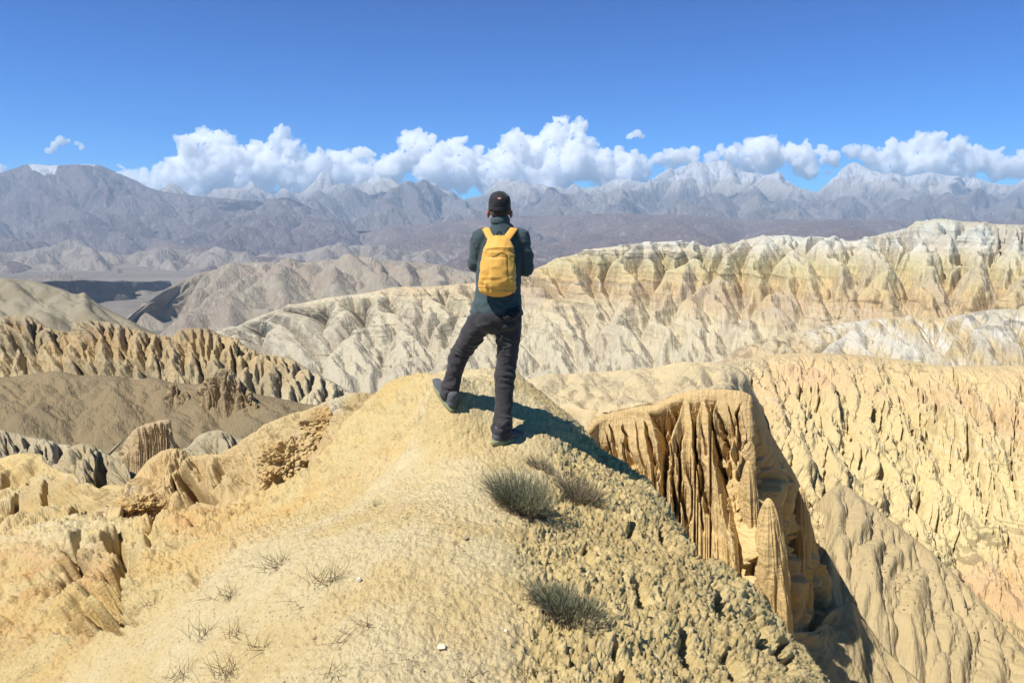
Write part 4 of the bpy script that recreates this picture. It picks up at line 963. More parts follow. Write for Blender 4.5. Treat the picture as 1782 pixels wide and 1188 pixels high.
def plant_mats():
    r = {}
    for n, a, b in (('bush_green', lin(156, 152, 120), lin(98, 96, 74)), ('bush_twig', lin(168, 152, 126), lin(108, 94, 76)), ('dry_grass', lin(140, 124, 92), lin(84, 72, 54)), ('bush_grey', lin(158, 146, 118), lin(104, 94, 76))):
        t = NT(n); pos = t.n('NewGeometry').outputs['Position']
        c = t.mix(t.step(t.noise(pos, 45, 3), .35, .65), a, b)
        r[n] = t.out(c, .8, spec=.15)
    return r

def blade(rnd, o, d, L, r0, bend=.35, n=6, grav=.0):
    d = Vector(d).normalized(); b = Vector((rnd.uniform(-1, 1), rnd.uniform(-1, 1), rnd.uniform(-.2, .6))) * bend
    p = Vector(o); pts = []; rad = []
    for i in range(n):
        pts.append(tuple(p)); rad.append(r0 * (1 - .85 * i / (n - 1)))
        p = p + d * (L / (n - 1)); d = (d + b * (1 / n) + Vector((0, 0, -grav / n))).normalized()
    return pts, rad

def bush(px, py, size, hgt, n, label, seed, lean=(0, 0), wide=1., green='bush_green', M=None, downslope=.5):
    rnd = random.Random(seed); loc = surf(px, py); root = empty('bush', loc, label, 'bush')
    cs = []; tw = []
    for i in range(n):
        a = rnd.uniform(0, 2 * math.pi); q = rnd.random() ** .6
        ox = q * size * .55 * math.cos(a) * wide; oy = q * size * .45 * math.sin(a)
        oz = -ox * downslope - .01
        el = 1.42 - .75 * q + rnd.gauss(0, .16)
        d = (math.cos(a) * math.cos(el) * .9 + lean[0], math.sin(a) * math.cos(el) * .9 + lean[1], math.sin(el))
        L = hgt * rnd.uniform(.65, 1.1) * (1 - .25 * q)
        pts, rad = blade(rnd, (ox, oy, oz), d, L, rnd.uniform(.0016, .0028), .6)
        cs.append((pts, rad))
        if rnd.random() < .8:                                   # side shoot
            j = rnd.choice((2, 3, 4)); p0 = pts[j]
            dd = Vector(pts[j]) - Vector(pts[j - 1]); dd.normalize(); dd += Vector((rnd.uniform(-.6, .6), rnd.uniform(-.6, .6), rnd.uniform(-.1, .5)))
            cs.append(blade(rnd, p0, dd, L * .4, .0012, .5, 4))
    for i in range(int(n * 1.3)):
        a = rnd.uniform(0, 2 * math.pi); q = rnd.random() ** .5
        ox = q * size * .6 * math.cos(a) * wide; oy = q * size * .5 * math.sin(a)
        d = (math.cos(a) + rnd.uniform(-.5, .5), math.sin(a) + rnd.uniform(-.5, .5), rnd.uniform(-.15, .9))
        tw.append(blade(rnd, (ox, oy, -ox * downslope - .012), d, size * rnd.uniform(.18, .42), rnd.uniform(.0014, .003), 1.3, 6, .3))
    tubes('foliage', cs, M[green], root); tubes('dead_twigs', tw, M['bush_twig'], root)
    return root

def build_plants():
    M = plant_mats()
    bush(905, 880, .22, .25, 620, 'largest grey green bush just behind the right boot', 3, (.0, .0), M=M)
    bush(1008, 872, .20, .20, 330, 'small grey bush right of the largest bush', 5, (-.05, 0), green='bush_grey', M=M, downslope=.6)
    bush(988, 1074, .18, .135, 480, 'low green and brown bush nearest the camera, with a dark shadow', 7, (-.05, 0), 1.35, M=M, downslope=.55)
    bush(938, 812, .13, .09, 110, 'tiny dry grey shrub between the right boot shadow and the largest bush', 9, green='bush_grey', M=M)
    T = [(398, 1040, .15, 26, 'dry grass tuft left of the pair above the path edge'), (480, 985, .16, 34, 'widest dry grass tuft on the upper left path edge'), (570, 1012, .17, 28, 'tall dry grass tuft above the small pale stone'),
         (352, 1108, .15, 20, 'dark dry grass tuft at the left of the path'), (412, 1105, .12, 16, 'small curled dry grass tuft beside the dark tuft'), (400, 1175, .16, 30, 'dense dry grass tuft at the bottom edge'),
         (312, 1186, .15, 18, 'leftmost dry grass tuft at the bottom edge'), (655, 880, .07, 14, 'tiny green grass tuft high on the path'), (600, 1118, .14, 8, 'few flat dry stems across the path'),
         (645, 1090, .12, 8, 'thin bent dry stems left of the path middle'), (585, 1178, .09, 12, 'small dark tuft at the bottom of the path'), (818, 1180, .10, 12, 'thin dry tuft on the path near the bottom'),
         (930, 1170, .12, 14, 'dry tuft on the right at the bottom edge'), (905, 985, .06, 7, 'little dry stems left of the low green bush'), (520, 1055, .11, 8, 'sparse dry stems below the tall tuft'), (455, 1130, .12, 12, 'sparse dry tuft right of the dense one'), (700, 1010, .07, 5, 'two or three fallen stems on the path'),
         (268, 1050, .12, 12, 'dry tuft on the slope above the dark tuft'), (705, 1150, .08, 6, 'short fallen stems left of the white stone')]
    for k, (x, y, L, n, lab) in enumerate(T):
        rnd = random.Random(100 + k); loc = surf(x, y); cs = []
        for i in range(int(n * 1.5)):
            a = rnd.uniform(0, 2 * math.pi); el = rnd.uniform(.05, 1.3) if n > 9 else rnd.uniform(0, .5)
            s = L * .22
            o = (rnd.gauss(0, s), rnd.gauss(0, s * .8), -.004)
            cs.append(blade(rnd, o, (math.cos(a) * math.cos(el), math.sin(a) * math.cos(el), math.sin(el)), L * rnd.uniform(.35, 1.), rnd.uniform(.0010, .0019), .9, 7, .35))
        o = tubes('grass_tuft', cs, M['bush_green'] if 'green' in lab else M['dry_grass']); o.location = loc
        tag(o, lab, 'grass tuft', 'dry grass tufts on the ridge')

def stone_mesh(name, seed, s, sub=3):
    bm = bmesh.new(); bmesh.ops.create_icosphere(bm, subdivisions=sub, radius=1.)
    co = np.array([v.co[:] for v in bm.verts]); n = 1 + .28 * fbm3(co * 1.1 + seed * 5.3, 3, seed)
    rnd = random.Random(seed)
    for k in range(7):
        d = Vector((rnd.gauss(0, 1), rnd.gauss(0, 1), rnd.gauss(0, 1))).normalized(); h = rnd.uniform(.5, .8)
        dd = co @ np.array(d[:]); co = co - np.maximum(dd - h, 0)[:, None] * np.array(d[:])[None]
    co = co * n[:, None] * np.array(s)
    for v, c in zip(bm.verts, co): v.co = c
    me = bpy.data.meshes.new(name); bm.to_mesh(me); bm.free()
    me.polygons.foreach_set('use_smooth', [True] * len(me.polygons)); return me

def build_stones():
    def sm(n, c):
        t = NT(n); pos = t.n('NewGeometry').outputs['Position']; a = t.noise(pos, 60, 5, .65)
        col = t.mix(a, tuple(x * .75 for x in c[:3]) + (1,), c)
        return t.out(col, .9, t.noise(pos, 120, 5, .7), .5, .004, spec=.1)
    pale = sm('pale_stone', tuple(x * .85 for x in lin(245, 236, 206)[:3]) + (1,)); tan = sm('tan_stone', tuple(x * .55 for x in lin(232, 210, 165)[:3]) + (1,))
    S = [(768, 1127, .017, pale, 'small white stone alone on the path at the bottom'), (625, 1012, .013, pale, 'small pale stone right of the tall grass tuft'), (811, 937, .017, tan, 'flat tan stone in the middle of the path'),
         (880, 1100, .009, pale, 'tiny pale stone left of the low green bush'), (735, 1085, .008, tan, 'tiny tan stone above the white stone'), (548, 1112, .010, tan, 'tan pebble left of the fallen stems'), (700, 905, .009, pale, 'pale pebble high on the path'),
         (860, 905, .014, tan, 'tan pebble left of the largest bush'), (1010, 985, .016, tan, 'tan clod on the right flank above the low bush'), (1120, 960, .018, tan, 'tan clod on the steep right flank'), (905, 1062, .012, tan, 'tan pebble at the left foot of the low bush')]
    for k, (x, y, s, m, lab) in enumerate(S):
        me = stone_mesh('stone', 40 + k, (s * 1.0, s * .8, s * .75)); me.materials.append(m)
        o = bpy.data.objects.new('stone', me); COL.objects.link(o); o.location = surf(x, y) + Vector((0, 0, s * .35)); o.rotation_euler = (0, 0, k * 1.3)
        tag(o, lab, 'stone')
    # loose grit, nobody could count it
    rs = np.random.RandomState(8); proto = []
    for k in range(6):
        me = stone_mesh('tmp', 70 + k, (1, .8, .6), 1); c = np.zeros(len(me.vertices) * 3); me.vertices.foreach_get('co', c)
        f = np.array([p.vertices[:] for p in me.polygons]); proto.append((c.reshape(-1, 3), f)); bpy.data.meshes.remove(me)
    G = _FGP; qx, qy = proj(G); ok = np.argwhere((G[..., 1] > 1.6) & (G[..., 1] < 6.3) & (qx > -50) & (qx < 1420) & (qy < 1230) & (np.abs(G[..., 2]) < 2.5))
    V = []; Fs = []; b = 0
    for i in range(4200):
        a = ok[rs.randint(len(ok))]; p = G[a[0], a[1]]
        if rs.rand() > (p[1] / 6.3) ** 1.0 * 1.2: continue
        v, f = proto[rs.randint(6)]; s = .0022 + .0045 * rs.rand() ** 3 + .001 * p[1] * .5; an = rs.rand() * 6.28
        R = np.array([[math.cos(an), -math.sin(an), 0], [math.sin(an), math.cos(an), 0], [0, 0, 1]])
        V.append((v * s) @ R.T + p + [0, 0, s * .2]); Fs.append(f + b); b += len(v)
    me = bpy.data.meshes.new('gravel'); me.from_pydata(np.concatenate(V).tolist(), [], np.concatenate(Fs).tolist()); me.update(); me.materials.append(tan)
    o = bpy.data.objects.new('gravel', me); COL.objects.link(o); tag(o, 'loose tan grit on the path', kind='stuff')
# ---------------------------------------------------------------- clouds
def evaluated(o):
    dg = bpy.context.evaluated_depsgraph_get(); dg.update()
    return bpy.data.meshes.new_from_object(o.evaluated_get(dg))

def union_mesh(name, parts, voxel, smooth_it=4, smf=.5):
    """parts: list of (verts, faces) closed shells -> one continuous remeshed skin"""
    V = []; Fc = []; b = 0
    for v, f in parts:
        V.append(np.asarray(v)); Fc += [tuple(int(i) + b for i in q) for q in f]; b += len(v)
    me = bpy.data.meshes.new(name + '_raw'); me.from_pydata(np.concatenate(V).tolist(), [], Fc); me.update()
    o = bpy.data.objects.new('tmp', me); COL.objects.link(o)
    m = o.modifiers.new('r', 'REMESH'); m.mode = 'VOXEL'; m.voxel_size = voxel
    if smooth_it:
        s = o.modifiers.new('s', 'SMOOTH'); s.factor = smf; s.iterations = smooth_it
    r = evaluated(o); bpy.data.objects.remove(o); bpy.data.meshes.remove(me); r.name = name
    return r

def get_co(me):
    c = np.zeros(len(me.vertices) * 3, np.float32); me.vertices.foreach_get('co', c); return c.reshape(-1, 3).astype(float)
def get_no(me):
    c = np.zeros(len(me.vertices) * 3, np.float32); me.vertices.foreach_get('normal', c); return c.reshape(-1, 3).astype(float)
def set_co(me, c):
    me.vertices.foreach_set('co', c.reshape(-1).astype(np.float32)); me.update()

def ell(c, r, nu=24, nv=14, R=None):
    th = np.linspace(0, 2 * np.pi, nu, endpoint=False); ph = np.linspace(0, np.pi, nv)[1:-1]
    v = [[0, 0, 1.]] + [[math.sin(p) * math.cos(t), math.sin(p) * math.sin(t), math.cos(p)] for p in ph for t in th] + [[0, 0, -1.]]
    v = np.array(v) * np.array(r)
    if R is not None: v = v @ np.array(R).T
    v = v + np.array(c); f = []; n = len(ph)
    for j in range(nu):
        f.append((0, 1 + j, 1 + (j + 1) % nu))
        for i in range(n - 1):
            a = 1 + i * nu + j; b = 1 + i * nu + (j + 1) % nu
            f.append((a, a + nu, b + nu, b))
        f.append((1 + (n - 1) * nu + j, len(v) - 1, 1 + (n - 1) * nu + (j + 1) % nu))
    return v, f

CL = [
 ('big white cumulus bank left of the man', [(200,318,14),(222,312,16),(250,316,20),(290,318,24),(330,322,26),(330,268,24),(352,256,26),(385,250,20),(402,242,12),(340,292,34),(380,300,38),(420,290,28),(445,268,18),(470,292,28),(490,240,12),(505,254,16),
   (522,266,13),(520,300,28),(560,288,22),(594,275,15),(628,270,13),(600,302,26),(642,264,9),(650,302,26),(680,296,24),(430,320,30),(520,325,24),(600,328,20),(285,290,9),(205,288,7),(470,262,12),(560,265,7),(230,330,14),(270,335,15),(320,338,16),(370,338,18),(400,336,16),(470,335,16),(350,330,22),(190,322,9)]),
 ('tallest white cumulus bank behind the man', [(700,280,18),(718,252,20),(725,240,13),(745,268,24),(760,300,34),(790,256,19),(800,245,10),(820,278,22),(840,302,34),(860,267,12),(888,252,18),(900,241,13),(920,268,28),(930,302,38),(960,242,20),
   (972,216,12),(984,211,8),(990,236,18),(1010,226,11),(1020,252,16),(1000,282,34),(1050,294,28),(1080,286,20),(1110,278,13),(1080,306,22),(1122,300,14),(870,322,26),(960,325,26),(660,310,20),(940,250,14),(1035,270,12)]),
 ('small round cloud right of the tallest bank', [(1150,280,11),(1178,274,16),(1205,266,10),(1168,290,9),(1192,282,10)]),
 ('grey bottomed cloud bank over the high white peak', [(1238,272,9),(1256,264,9),(1282,262,12),(1312,262,18),(1340,252,13),(1330,278,26),(1370,266,17),(1402,268,14),(1430,264,10),(1400,288,18),(1300,290,16),(1450,278,13),(1270,290,12),(1225,300,12)]),
 ('wide flat topped cloud bank at the right', [(1490,264,10),(1512,272,16),(1550,260,14),(1592,253,15),(1622,254,17),(1660,256,17),(1700,266,14),(1722,278,15),(1560,282,22),(1620,288,26),(1680,292,22),(1740,294,18),(1782,290,22),(1776,266,8),(1830,282,24),(1900,285,26),(1520,295,14),(1980,280,22)]),
 ('little ragged cloud high at the left', [(84,264,6),(95,254,8),(108,247,8),(119,246,5),(145,256,6),(134,250,3)]),
 ('tiny cloud right above the tallest bank', [(1098,236,7),(1108,232,6),(1116,237,4)]),
 ('cloud wisp at the left edge', [(-10,298,12),(8,300,6),(-40,295,14)]),
 ('tiny cloud scraps in the gap between the peaks', [(1405,308,5),(1416,306,4),(1440,300,4)]),
]
CLD = .005
def build_clouds():
    m = bpy.data.materials.new('cloud_vapour'); m.use_nodes = True; nt = m.node_tree; nt.nodes.clear()
    v = nt.nodes.new('ShaderNodeVolumePrincipled'); v.inputs['Color'].default_value = (.985, .985, .99, 1); v.inputs['Density'].default_value = CLD; v.inputs['Anisotropy'].default_value = .0
    o = nt.nodes.new('ShaderNodeOutputMaterial'); nt.links.new(v.outputs[0], o.inputs[1])
    rs = np.random.RandomState(4)
    for ci, (lab, L) in enumerate(CL):
        parts = []; Y = 35500.
        L2 = list(L)
        for a in range(len(L)):
            for b in range(a + 1, len(L)):
                d = math.hypot(L[a][0] - L[b][0], L[a][1] - L[b][1])
                if d < 1.5 * (L[a][2] + L[b][2]) and max(L[a][2], L[b][2]) > 9: L2.append(((L[a][0] + L[b][0]) / 2, (L[a][1] + L[b][1]) / 2 + 2, min(L[a][2], L[b][2]) * .85))
        for (x, y, r) in L2:
            c = W(x, y, Y + rs.uniform(-1, 1) * r * 18); R = r * Y / F * .93
            parts.append(ell(c, (R, R * 1.15, R * .95), 18, 11))
            for k in range(5 if r > 8 else 2):                  # budding puffs
                a = rs.uniform(0, 6.28); e = rs.uniform(-.3, 1.3); q = R * rs.uniform(.28, .5)
                d = np.array([math.cos(a) * math.cos(e), math.sin(a) * math.cos(e), math.sin(e)])
                parts.append(ell(c + d * R * .85, (q, q, q), 12, 8))
        me = union_mesh('cloud', parts, 30., 3)
        co = get_co(me); no = get_no(me)
        wv = np.stack([fbm3(co / 900. + k * 9, 3, 30 + k) for k in range(3)], -1)
        f = fbm3(co / 380., 5, 3, .6); b = 1 - 2 * np.abs(fbm3(co / 260. + 7, 3, 9, .5))
        sm = 1. if max(q[2] for q in L) > 12 else .38
        co = co + no * (f * 190 + b * 90)[:, None] * sm + wv * 170 * sm
        set_co(me, co); me.materials.clear(); me.materials.append(m)
        ob = bpy.data.objects.new('cloud', me); COL.objects.link(ob); tag(ob, lab, kind='structure')

def build_shadow_clouds():  # clouds added out of view, only to shade parts of the range
    """unseen clouds added above the frame so that their shadows fall on the far range"""
    m = bpy.data.materials['cloud_vapour']; rs = np.random.RandomState(12); D = np.array(SUN_DIR)
    S = [(430, 378, 15500, 90, 30, 'left'), (965, 362, 18000, 62, 22, 'middle'), (1110, 362, 18000, 40, 20, 'middle right'), (1210, 352, 20000, 44, 16, 'over the right spurs'), (1375, 348, 19500, 80, 20, 'over the high white peak'),
         (1700, 326, 21500, 66, 16, 'rightmost'), (720, 340, 18500, 70, 24, 'over the grey triangular spur')]
    for (px, py, Y, wx, wy, lab) in S:
        T = W(px, py, Y); t = (max(Y * .34, 3000) - T[2]) / D[2]; c = T + D * t; m1 = Y / F; parts = []
        for k in range(16):
            o = rs.normal(0, 1, 3) * [wx * .38, wx * .30, wx * .04] * m1; r = wx * .26 * m1 * rs.uniform(.6, 1.1)
            parts.append(ell(c + o, (r, r, r * .55), 14, 9))
        me = union_mesh('cloud', parts, wx * m1 / 28, 3); co = get_co(me); no = get_no(me)
        co = co + no * (fbm3(co / (wx * m1 * .3), 4, 3, .6) * wx * m1 * .12)[:, None]; set_co(me, co); me.materials.clear(); me.materials.append(m)
        ob = bpy.data.objects.new('cloud', me); COL.objects.link(ob); tag(ob, 'unseen added cloud shading the far range, ' + lab, kind='structure')
# ---------------------------------------------------------------- the man
def tube(pts, rad, n=20, seg=6, up=(0, 1, 0)):
    """closed tapered tube through pts; rad = (a,b) per point: a across, b along 'up'; rounded ends"""
    pts = np.array(pts, float); rad = np.array([(r, r) if np.isscalar(r) else r for r in rad], float)
    k = len(pts); q = np.linspace(0, k - 1, (k - 1) * seg + 1)
    P = cr_interp(pts, q); R = cr_interp(rad, q)
    T = np.gradient(P, axis=0); T /= np.linalg.norm(T, axis=1, keepdims=True)
    # rounded caps
    def cap(p, t, r, sgn):
        o = []
        for a in (.35, .7, .92):
            o.append((p + t * sgn * min(r) * a * .9, r * math.sqrt(1 - a * a)))
        return o
    c0 = cap(P[0], T[0], R[0], -1)[::-1]; c1 = cap(P[-1], T[-1], R[-1], 1)
    PP = np.array([c[0] for c in c0] + list(P) + [c[0] for c in c1]); RR = np.array([c[1] for c in c0] + list(R) + [c[1] for c in c1])
    TT = np.vstack([[T[0]] * 3, T, [T[-1]] * 3])
    up = np.array(up, float)
    B = up - (TT @ up)[:, None] * TT; B /= np.linalg.norm(B, axis=1, keepdims=True) + 1e-9
    A = np.cross(TT, B)
    th = np.linspace(0, 2 * np.pi, n, endpoint=False)
    V = PP[:, None] + A[:, None] * (RR[:, :1, None] * np.cos(th)[None, :, None]) + B[:, None] * (RR[:, 1:, None] * np.sin(th)[None, :, None])
    m = len(PP); V = V.reshape(-1, 3); Fs = []
    for i in range(m - 1):
        for j in range(n):
            Fs.append((i * n + j, i * n + (j + 1) % n, (i + 1) * n + (j + 1) % n, (i + 1) * n + j))
    V = np.vstack([V, PP[0], PP[-1]]); a = m * n
    for j in range(n):
        Fs.append((a, (j + 1) % n, j)); Fs.append((a + 1, (m - 1) * n + j, (m - 1) * n + (j + 1) % n))
    return V, Fs

def cr_interp(P, q):
    P = np.asarray(P, float); k = len(P)
    Q = np.vstack([2 * P[0] - P[1], P, 2 * P[-1] - P[-2]])
    i = np.clip(np.floor(q).astype(int), 0, k - 2); t = (q - i)[:, None]
    a, b, c, d = Q[i], Q[i + 1], Q[i + 2], Q[i + 3]
    return .5 * ((2 * b) + (-a + c) * t + (2 * a - 5 * b + 4 * c - d) * t * t + (-a + 3 * b - 3 * c + d) * t ** 3)

PX = 5.2 / F * 1.0   # metres per photo px at the man
def w(px, py, Y=5.2): return W(px, py, Y)
def link(me, name, mat, parent, smooth=True):
    me.materials.clear(); me.materials.append(mat)
    me.polygons.foreach_set('use_smooth', [smooth] * len(me.polygons))
    me.name = name
    o = bpy.data.objects.new(name, me); COL.objects.link(o)
    if parent: o.parent = parent; o.matrix_parent_inverse = Matrix.Translation(-parent.location)
    return o

def cloth_mat(name, a, b, scale=260, rough=.9, bs=.4, sheen=.15):
    t = NT(name); pos = t.n('NewGeometry').outputs['Position']
    n = t.noise(pos, 7, 5, .6); f = t.noise(pos, scale, 3, .6)
    c = t.mix(n, a, b); mm = t.math('ADD', .85, t.math('MULTIPLY', f, .3))
    c = t.mix(1., c, t.n('CombineColor', i0=mm, i1=mm, i2=mm).outputs[0], 'MULTIPLY')
    h = t.math('ADD', t.math('MULTIPLY', f, .3), t.math('MULTIPLY', t.noise(pos, 42, 4, .6), .7))
    return t.out(c, rough, h, bs, .004, spec=.25, Sheen_Weight=sheen)

def folds(co, no, axis, k, amp, seed, wgt=1., stretch=.28):
    """creases running across a limb: noise squeezed along the limb axis"""
    ax = np.array(axis, float); ax /= np.linalg.norm(ax)
    s = co @ ax
    perp = co - s[:, None] * ax
    p = perp * k * stretch + ax[None] * (s * k)[:, None]
    warp = noise3(co * 9 + seed, seed + 1)
    p = p + warp[:, None] * .7
    n = 1 - 2 * np.abs(noise3(p, seed)); n2 = 1 - 2 * np.abs(noise3(p * 2.1 + 5, seed + 3))
    return co + no * ((n + .45 * n2) * amp * wgt)[:, None]

def hand(wr, el, side, flex=.9):
    """palm, five unequal bent fingers; wr wrist, el elbow; fingers curl towards the middle"""
    wr = np.array(wr); d = wr - np.array(el); d /= np.linalg.norm(d)
    nrm = np.array([0, 0, -1.]); nrm = nrm - d * (nrm @ d); nrm /= np.linalg.norm(nrm)   # palm faces down/in
    lat = np.cross(d, nrm) * side
    out = []
    pc = wr + d * .05
    out.append(tube([wr, wr + d * .03, wr + d * .06, wr + d * .088], [(.027, .021), (.036, .017), (.041, .015), (.039, .012)], 16, 4, nrm))
    L = [.070, .078, .073, .058]; off = [-.028, -.0095, .0095, .027]
    for l, o in zip(L, off):
        b = wr + d * (.086 - abs(o) * .15) + lat * o
        dd = d * 1; pts = [b - d * .015, b]; p = b
        for s, a in ((.45, .35), (.32, .75), (.23, .6)):
            c, s_ = math.cos(a * flex), math.sin(a * flex); dd = dd * c + nrm * s_; nrm2 = nrm
            dd /= np.linalg.norm(dd); p = p + dd * l * s * 1.0; pts.append(p)
        out.append(tube(pts, [.0095, .0092, .0088, .0078, .0065], 10, 3, lat))
    b = wr + d * .022 - lat * .03; td = d * .62 - lat * .62 + nrm * .48; td /= np.linalg.norm(td)
    p1 = b + td * .035; td2 = d * .85 - lat * .1 + nrm * .5; td2 /= np.linalg.norm(td2); p2 = p1 + td2 * .03; p3 = p2 + td2 * .026
    out.append(tube([b - td * .01, b, p1, p2, p3], [.012, .014, .011, .0098, .0075], 10, 3, lat))
    return out

def build_man():
    root = empty('person', (float(w(880, 770, 5.18)[0]), 5.18, float(w(880, 770, 5.18)[2])), 'man seen from behind in dark cap, teal shirt and black trousers, one foot raised', 'person')
    skin = NT('skin'); pos = skin.n('NewGeometry').outputs['Position']
    skin = skin.out(skin.mix(skin.noise(pos, 30, 4), lin(176, 118, 92), lin(146, 94, 72)), .6, skin.noise(pos, 200, 3), .2, .002, spec=.4, Subsurface_Weight=.08)
    shirt = cloth_mat('shirt_cloth', lin(54, 68, 72), lin(66, 80, 82), 320)
    pants = cloth_mat('trouser_cloth', lin(44, 43, 47), lin(60, 55, 56), 300, .85)
    shoe_m = cloth_mat('shoe_upper', lin(70, 74, 80), lin(96, 98, 100), 200, .8)
    sole_m = cloth_mat('shoe_sole', lin(120, 124, 92), lin(146, 146, 108), 120, .8)
    cap_m = cloth_mat('cap_cloth', lin(24, 24, 27), lin(36, 35, 38), 300, .75)
    hair_m = cloth_mat('hair', lin(38, 30, 26), lin(58, 46, 38), 500, .7)
    # joints
    shL, shR = w(838, 413, 5.24), w(906, 414, 5.24)
    elL, elR = w(826, 462, 5.27), w(917, 470, 5.26)
    wrL, wrR = w(854, 455, 5.50), w(886, 458, 5.50)
    hipL, hipR = w(843, 554, 5.23), w(885, 555, 5.22)
    knL, knR = w(800, 612, 5.36), w(880, 648, 5.24)
    anL, anR = w(783, 684, 5.39), w(875, 752, 5.18)
    def tors(extra=0, legs=False):
        rows = [(384, 870, 15.2, .064, 5.25), (391, 870, 16.5, .066, 5.25), (399, 871, 24, .075, 5.25), (406, 871, 36, .095, 5.255), (416, 871, 43, .11, 5.26), (432, 871, 43.5, .12, 5.265), (452, 870, 41.5, .122, 5.265), (476, 868, 39.5, .118, 5.26),
                (500, 867, 39, .112, 5.25), (522, 866, 40.5, .112, 5.24), (538, 865.5, 42, .115, 5.235)]
        return rows
    T = tors()
    # ---- body: one continuous skin
    P = []
    hc = w(869.5, 362.5, 5.27)
    P.append(ell(hc + [0, -.004, .012], (.073, .092, .098))); P.append(ell(hc + [0, .035, -.035], (.058, .062, .075))); P.append(ell(hc + [0, .06, -.075], (.036, .032, .030)))
    P.append(ell(hc + [0, .104, -.030], (.013, .017, .022))); P.append(ell(hc + [0, .098, -.012], (.009, .012, .028)))            # nose
    P.append(ell(hc + [0, .090, -.062], (.024, .012, .009)))                                                                     # lips
    for s in (-1, 1):
        P.append(ell(hc + [s * .030, .083, .004], (.015, .012, .011))); P.append(ell(hc + [s * .030, .084, .021], (.022, .010, .007)))
        P.append(ell(hc + [s * .079, .000, -.040], (.010, .018, .030))); P.append(ell(hc + [s * .084, -.010, -.034], (.008, .012, .022)))
    P.append(tube([w(869.5, 372, 5.255), w(870, 385, 5.25), w(870, 396, 5.25)], [(.054, .058), (.055, .058), (.060, .06)], 20, 5))
    P.append(tube([w(cx, y, Y) for y, cx, hw, d, Y in T[2:]], [(hw * PX * .78, d * .74) for y, cx, hw, d, Y in T[2:]], 28, 4))
    P.append(ell(w(864, 550, 5.23), (.14, .10, .085)))
    for sh, el, wr, s in ((shL, elL, wrL, -1), (shR, elR, wrR, 1)):
        P.append(tube([sh, (sh + el) / 2, el, (el * .55 + wr * .45), wr], [.045, .038, .032, .029, (.024, .020)], 16, 5, (0, 0, 1)))
        P += hand(wr, el, s)
    for h, k, a in ((hipL, knL, anL), (hipR, knR, anR)):
        P.append(tube([h, (h + k) / 2, k, k * .6 + a * .4, a], [.066, .058, .048, .046, .034], 16, 5))
    ftR = (w(869, 765, 5.15), w(892, 762, 5.28)); ftL = (w(780, 698, 5.40), w(765, 672, 5.49))
    for a, (h, t) in ((anR, ftR), (anL, ftL)):
        P.append(tube([h + [0, 0, .035], (h + t) / 2 + [0, 0, .03], t + [0, 0, .02]], [(.022, .022), (.024, .018), (.020, .012)], 14, 5, (0, 0, 1)))
    me = union_mesh('body', P, .0052, 3, .5); link(me, 'body', skin, root)
    # ---- hair: short at the nape and over the ears
    hp = [ell(hc + [0, -.012, .016], (.0765, .090, .099)), ell(hc + [0, -.035, -.030], (.062, .060, .050))]
    me = union_mesh('hair', hp, .005, 3); co = get_co(me); keep_z = hc[2] - .062
    co[:, 2] = np.maximum(co[:, 2], keep_z + .5 * (co[:, 2] - keep_z)); f = co[:, 1] - hc[1]
    co[:, 1] = np.minimum(co[:, 1], hc[1] + .055); set_co(me, co); link(me, 'hair', hair_m, root)
    # ---- cap: crown, brim, rear opening band, cloth tag
    th = np.linspace(0, 2 * np.pi, 96, endpoint=False)[None]; v = np.linspace(0, 1, 44)[:, None]
    cc = hc + np.array([0, -.004, .022])
    prof_r = np.sin(np.clip(v, 0, 1) * np.pi / 2 * .98 + .01) ** .80; prof_z = np.cos(v * np.pi / 2) ** .9
    seam = 1 - .012 * np.exp(-((np.mod(th, np.pi / 3) - np.pi / 6) / .05) ** 2)
    rx, ry, rz = .0805, .100, .094
    x = cc[0] + rx * prof_r * np.cos(th) * seam; y = cc[1] + ry * prof_r * np.sin(th) * seam; z = cc[2] + rz * prof_z - .034 * sstep(.7, 1, v) + 0 * th
    x = x + .003 * fbm2(v * 4 + 0 * th, np.cos(th) * 2, 3, 5)
    P1 = np.stack([x, y, z], -1)
    back = np.exp(-((th + np.pi / 2 - 2 * np.pi * (th > np.pi)) / .42) ** 2)      # rear arch, th = -90 deg
    lift = .020 * back * sstep(.62, 1, v)
    inner = cc + (P1[-6:][::-1] - cc) * np.array([.95, .95, 1])
    P2 = np.concatenate([P1, inner]); o = grid_mesh('cap', P2, cap_m, wrap=True); cap = o
    cap.parent = root; cap.matrix_parent_inverse = Matrix.Translation(-root.location); tag(cap, 'black baseball cap')
    # brim forward
    u = np.linspace(-1, 1, 40)[None]; q = np.linspace(0, 1, 14)[:, None]; a = u * 1.05
    bx = cc[0] + np.sin(a) * (rx + .004 * 0 + q * .012); by = cc[1] + np.cos(a) * ry * 1.0 + q * .068 * np.cos(a * .95) ** .8
    bz = cc[2] - .036 - q * .016 - .020 * u ** 2
    top = np.stack([bx, by, bz + 0 * bx], -1); bot = top - [0, 0, .004]
    bp = grid_mesh('brim', np.concatenate([top, bot[::-1]]), cap_m); bp.parent = cap
    # strap band, and the arched opening as a dark sheet on the crown
    def band(name, th0, th1, z0, z1, k, mat, par, thick=.003, n=40, bul=0.):
        A = np.linspace(th0, th1, n)[None]; Z = np.linspace(0, 1, 8)[:, None]; zz = cc[2] + z0 + (z1 - z0) * Z
        fr = np.clip((zz - cc[2]) / rz, -.6, .98); rr = np.sqrt(np.clip(1 - np.clip(fr, 0, 1) ** 2.0, 0, 1)) ** .9
        X = cc[0] + (rx * rr + k) * np.cos(A); Yy = cc[1] + (ry * rr + k) * np.sin(A)
        o1 = np.stack([X, Yy, zz + 0 * A], -1); o2 = np.stack([X - thick * np.cos(A), Yy - thick * np.sin(A), zz + 0 * A], -1)
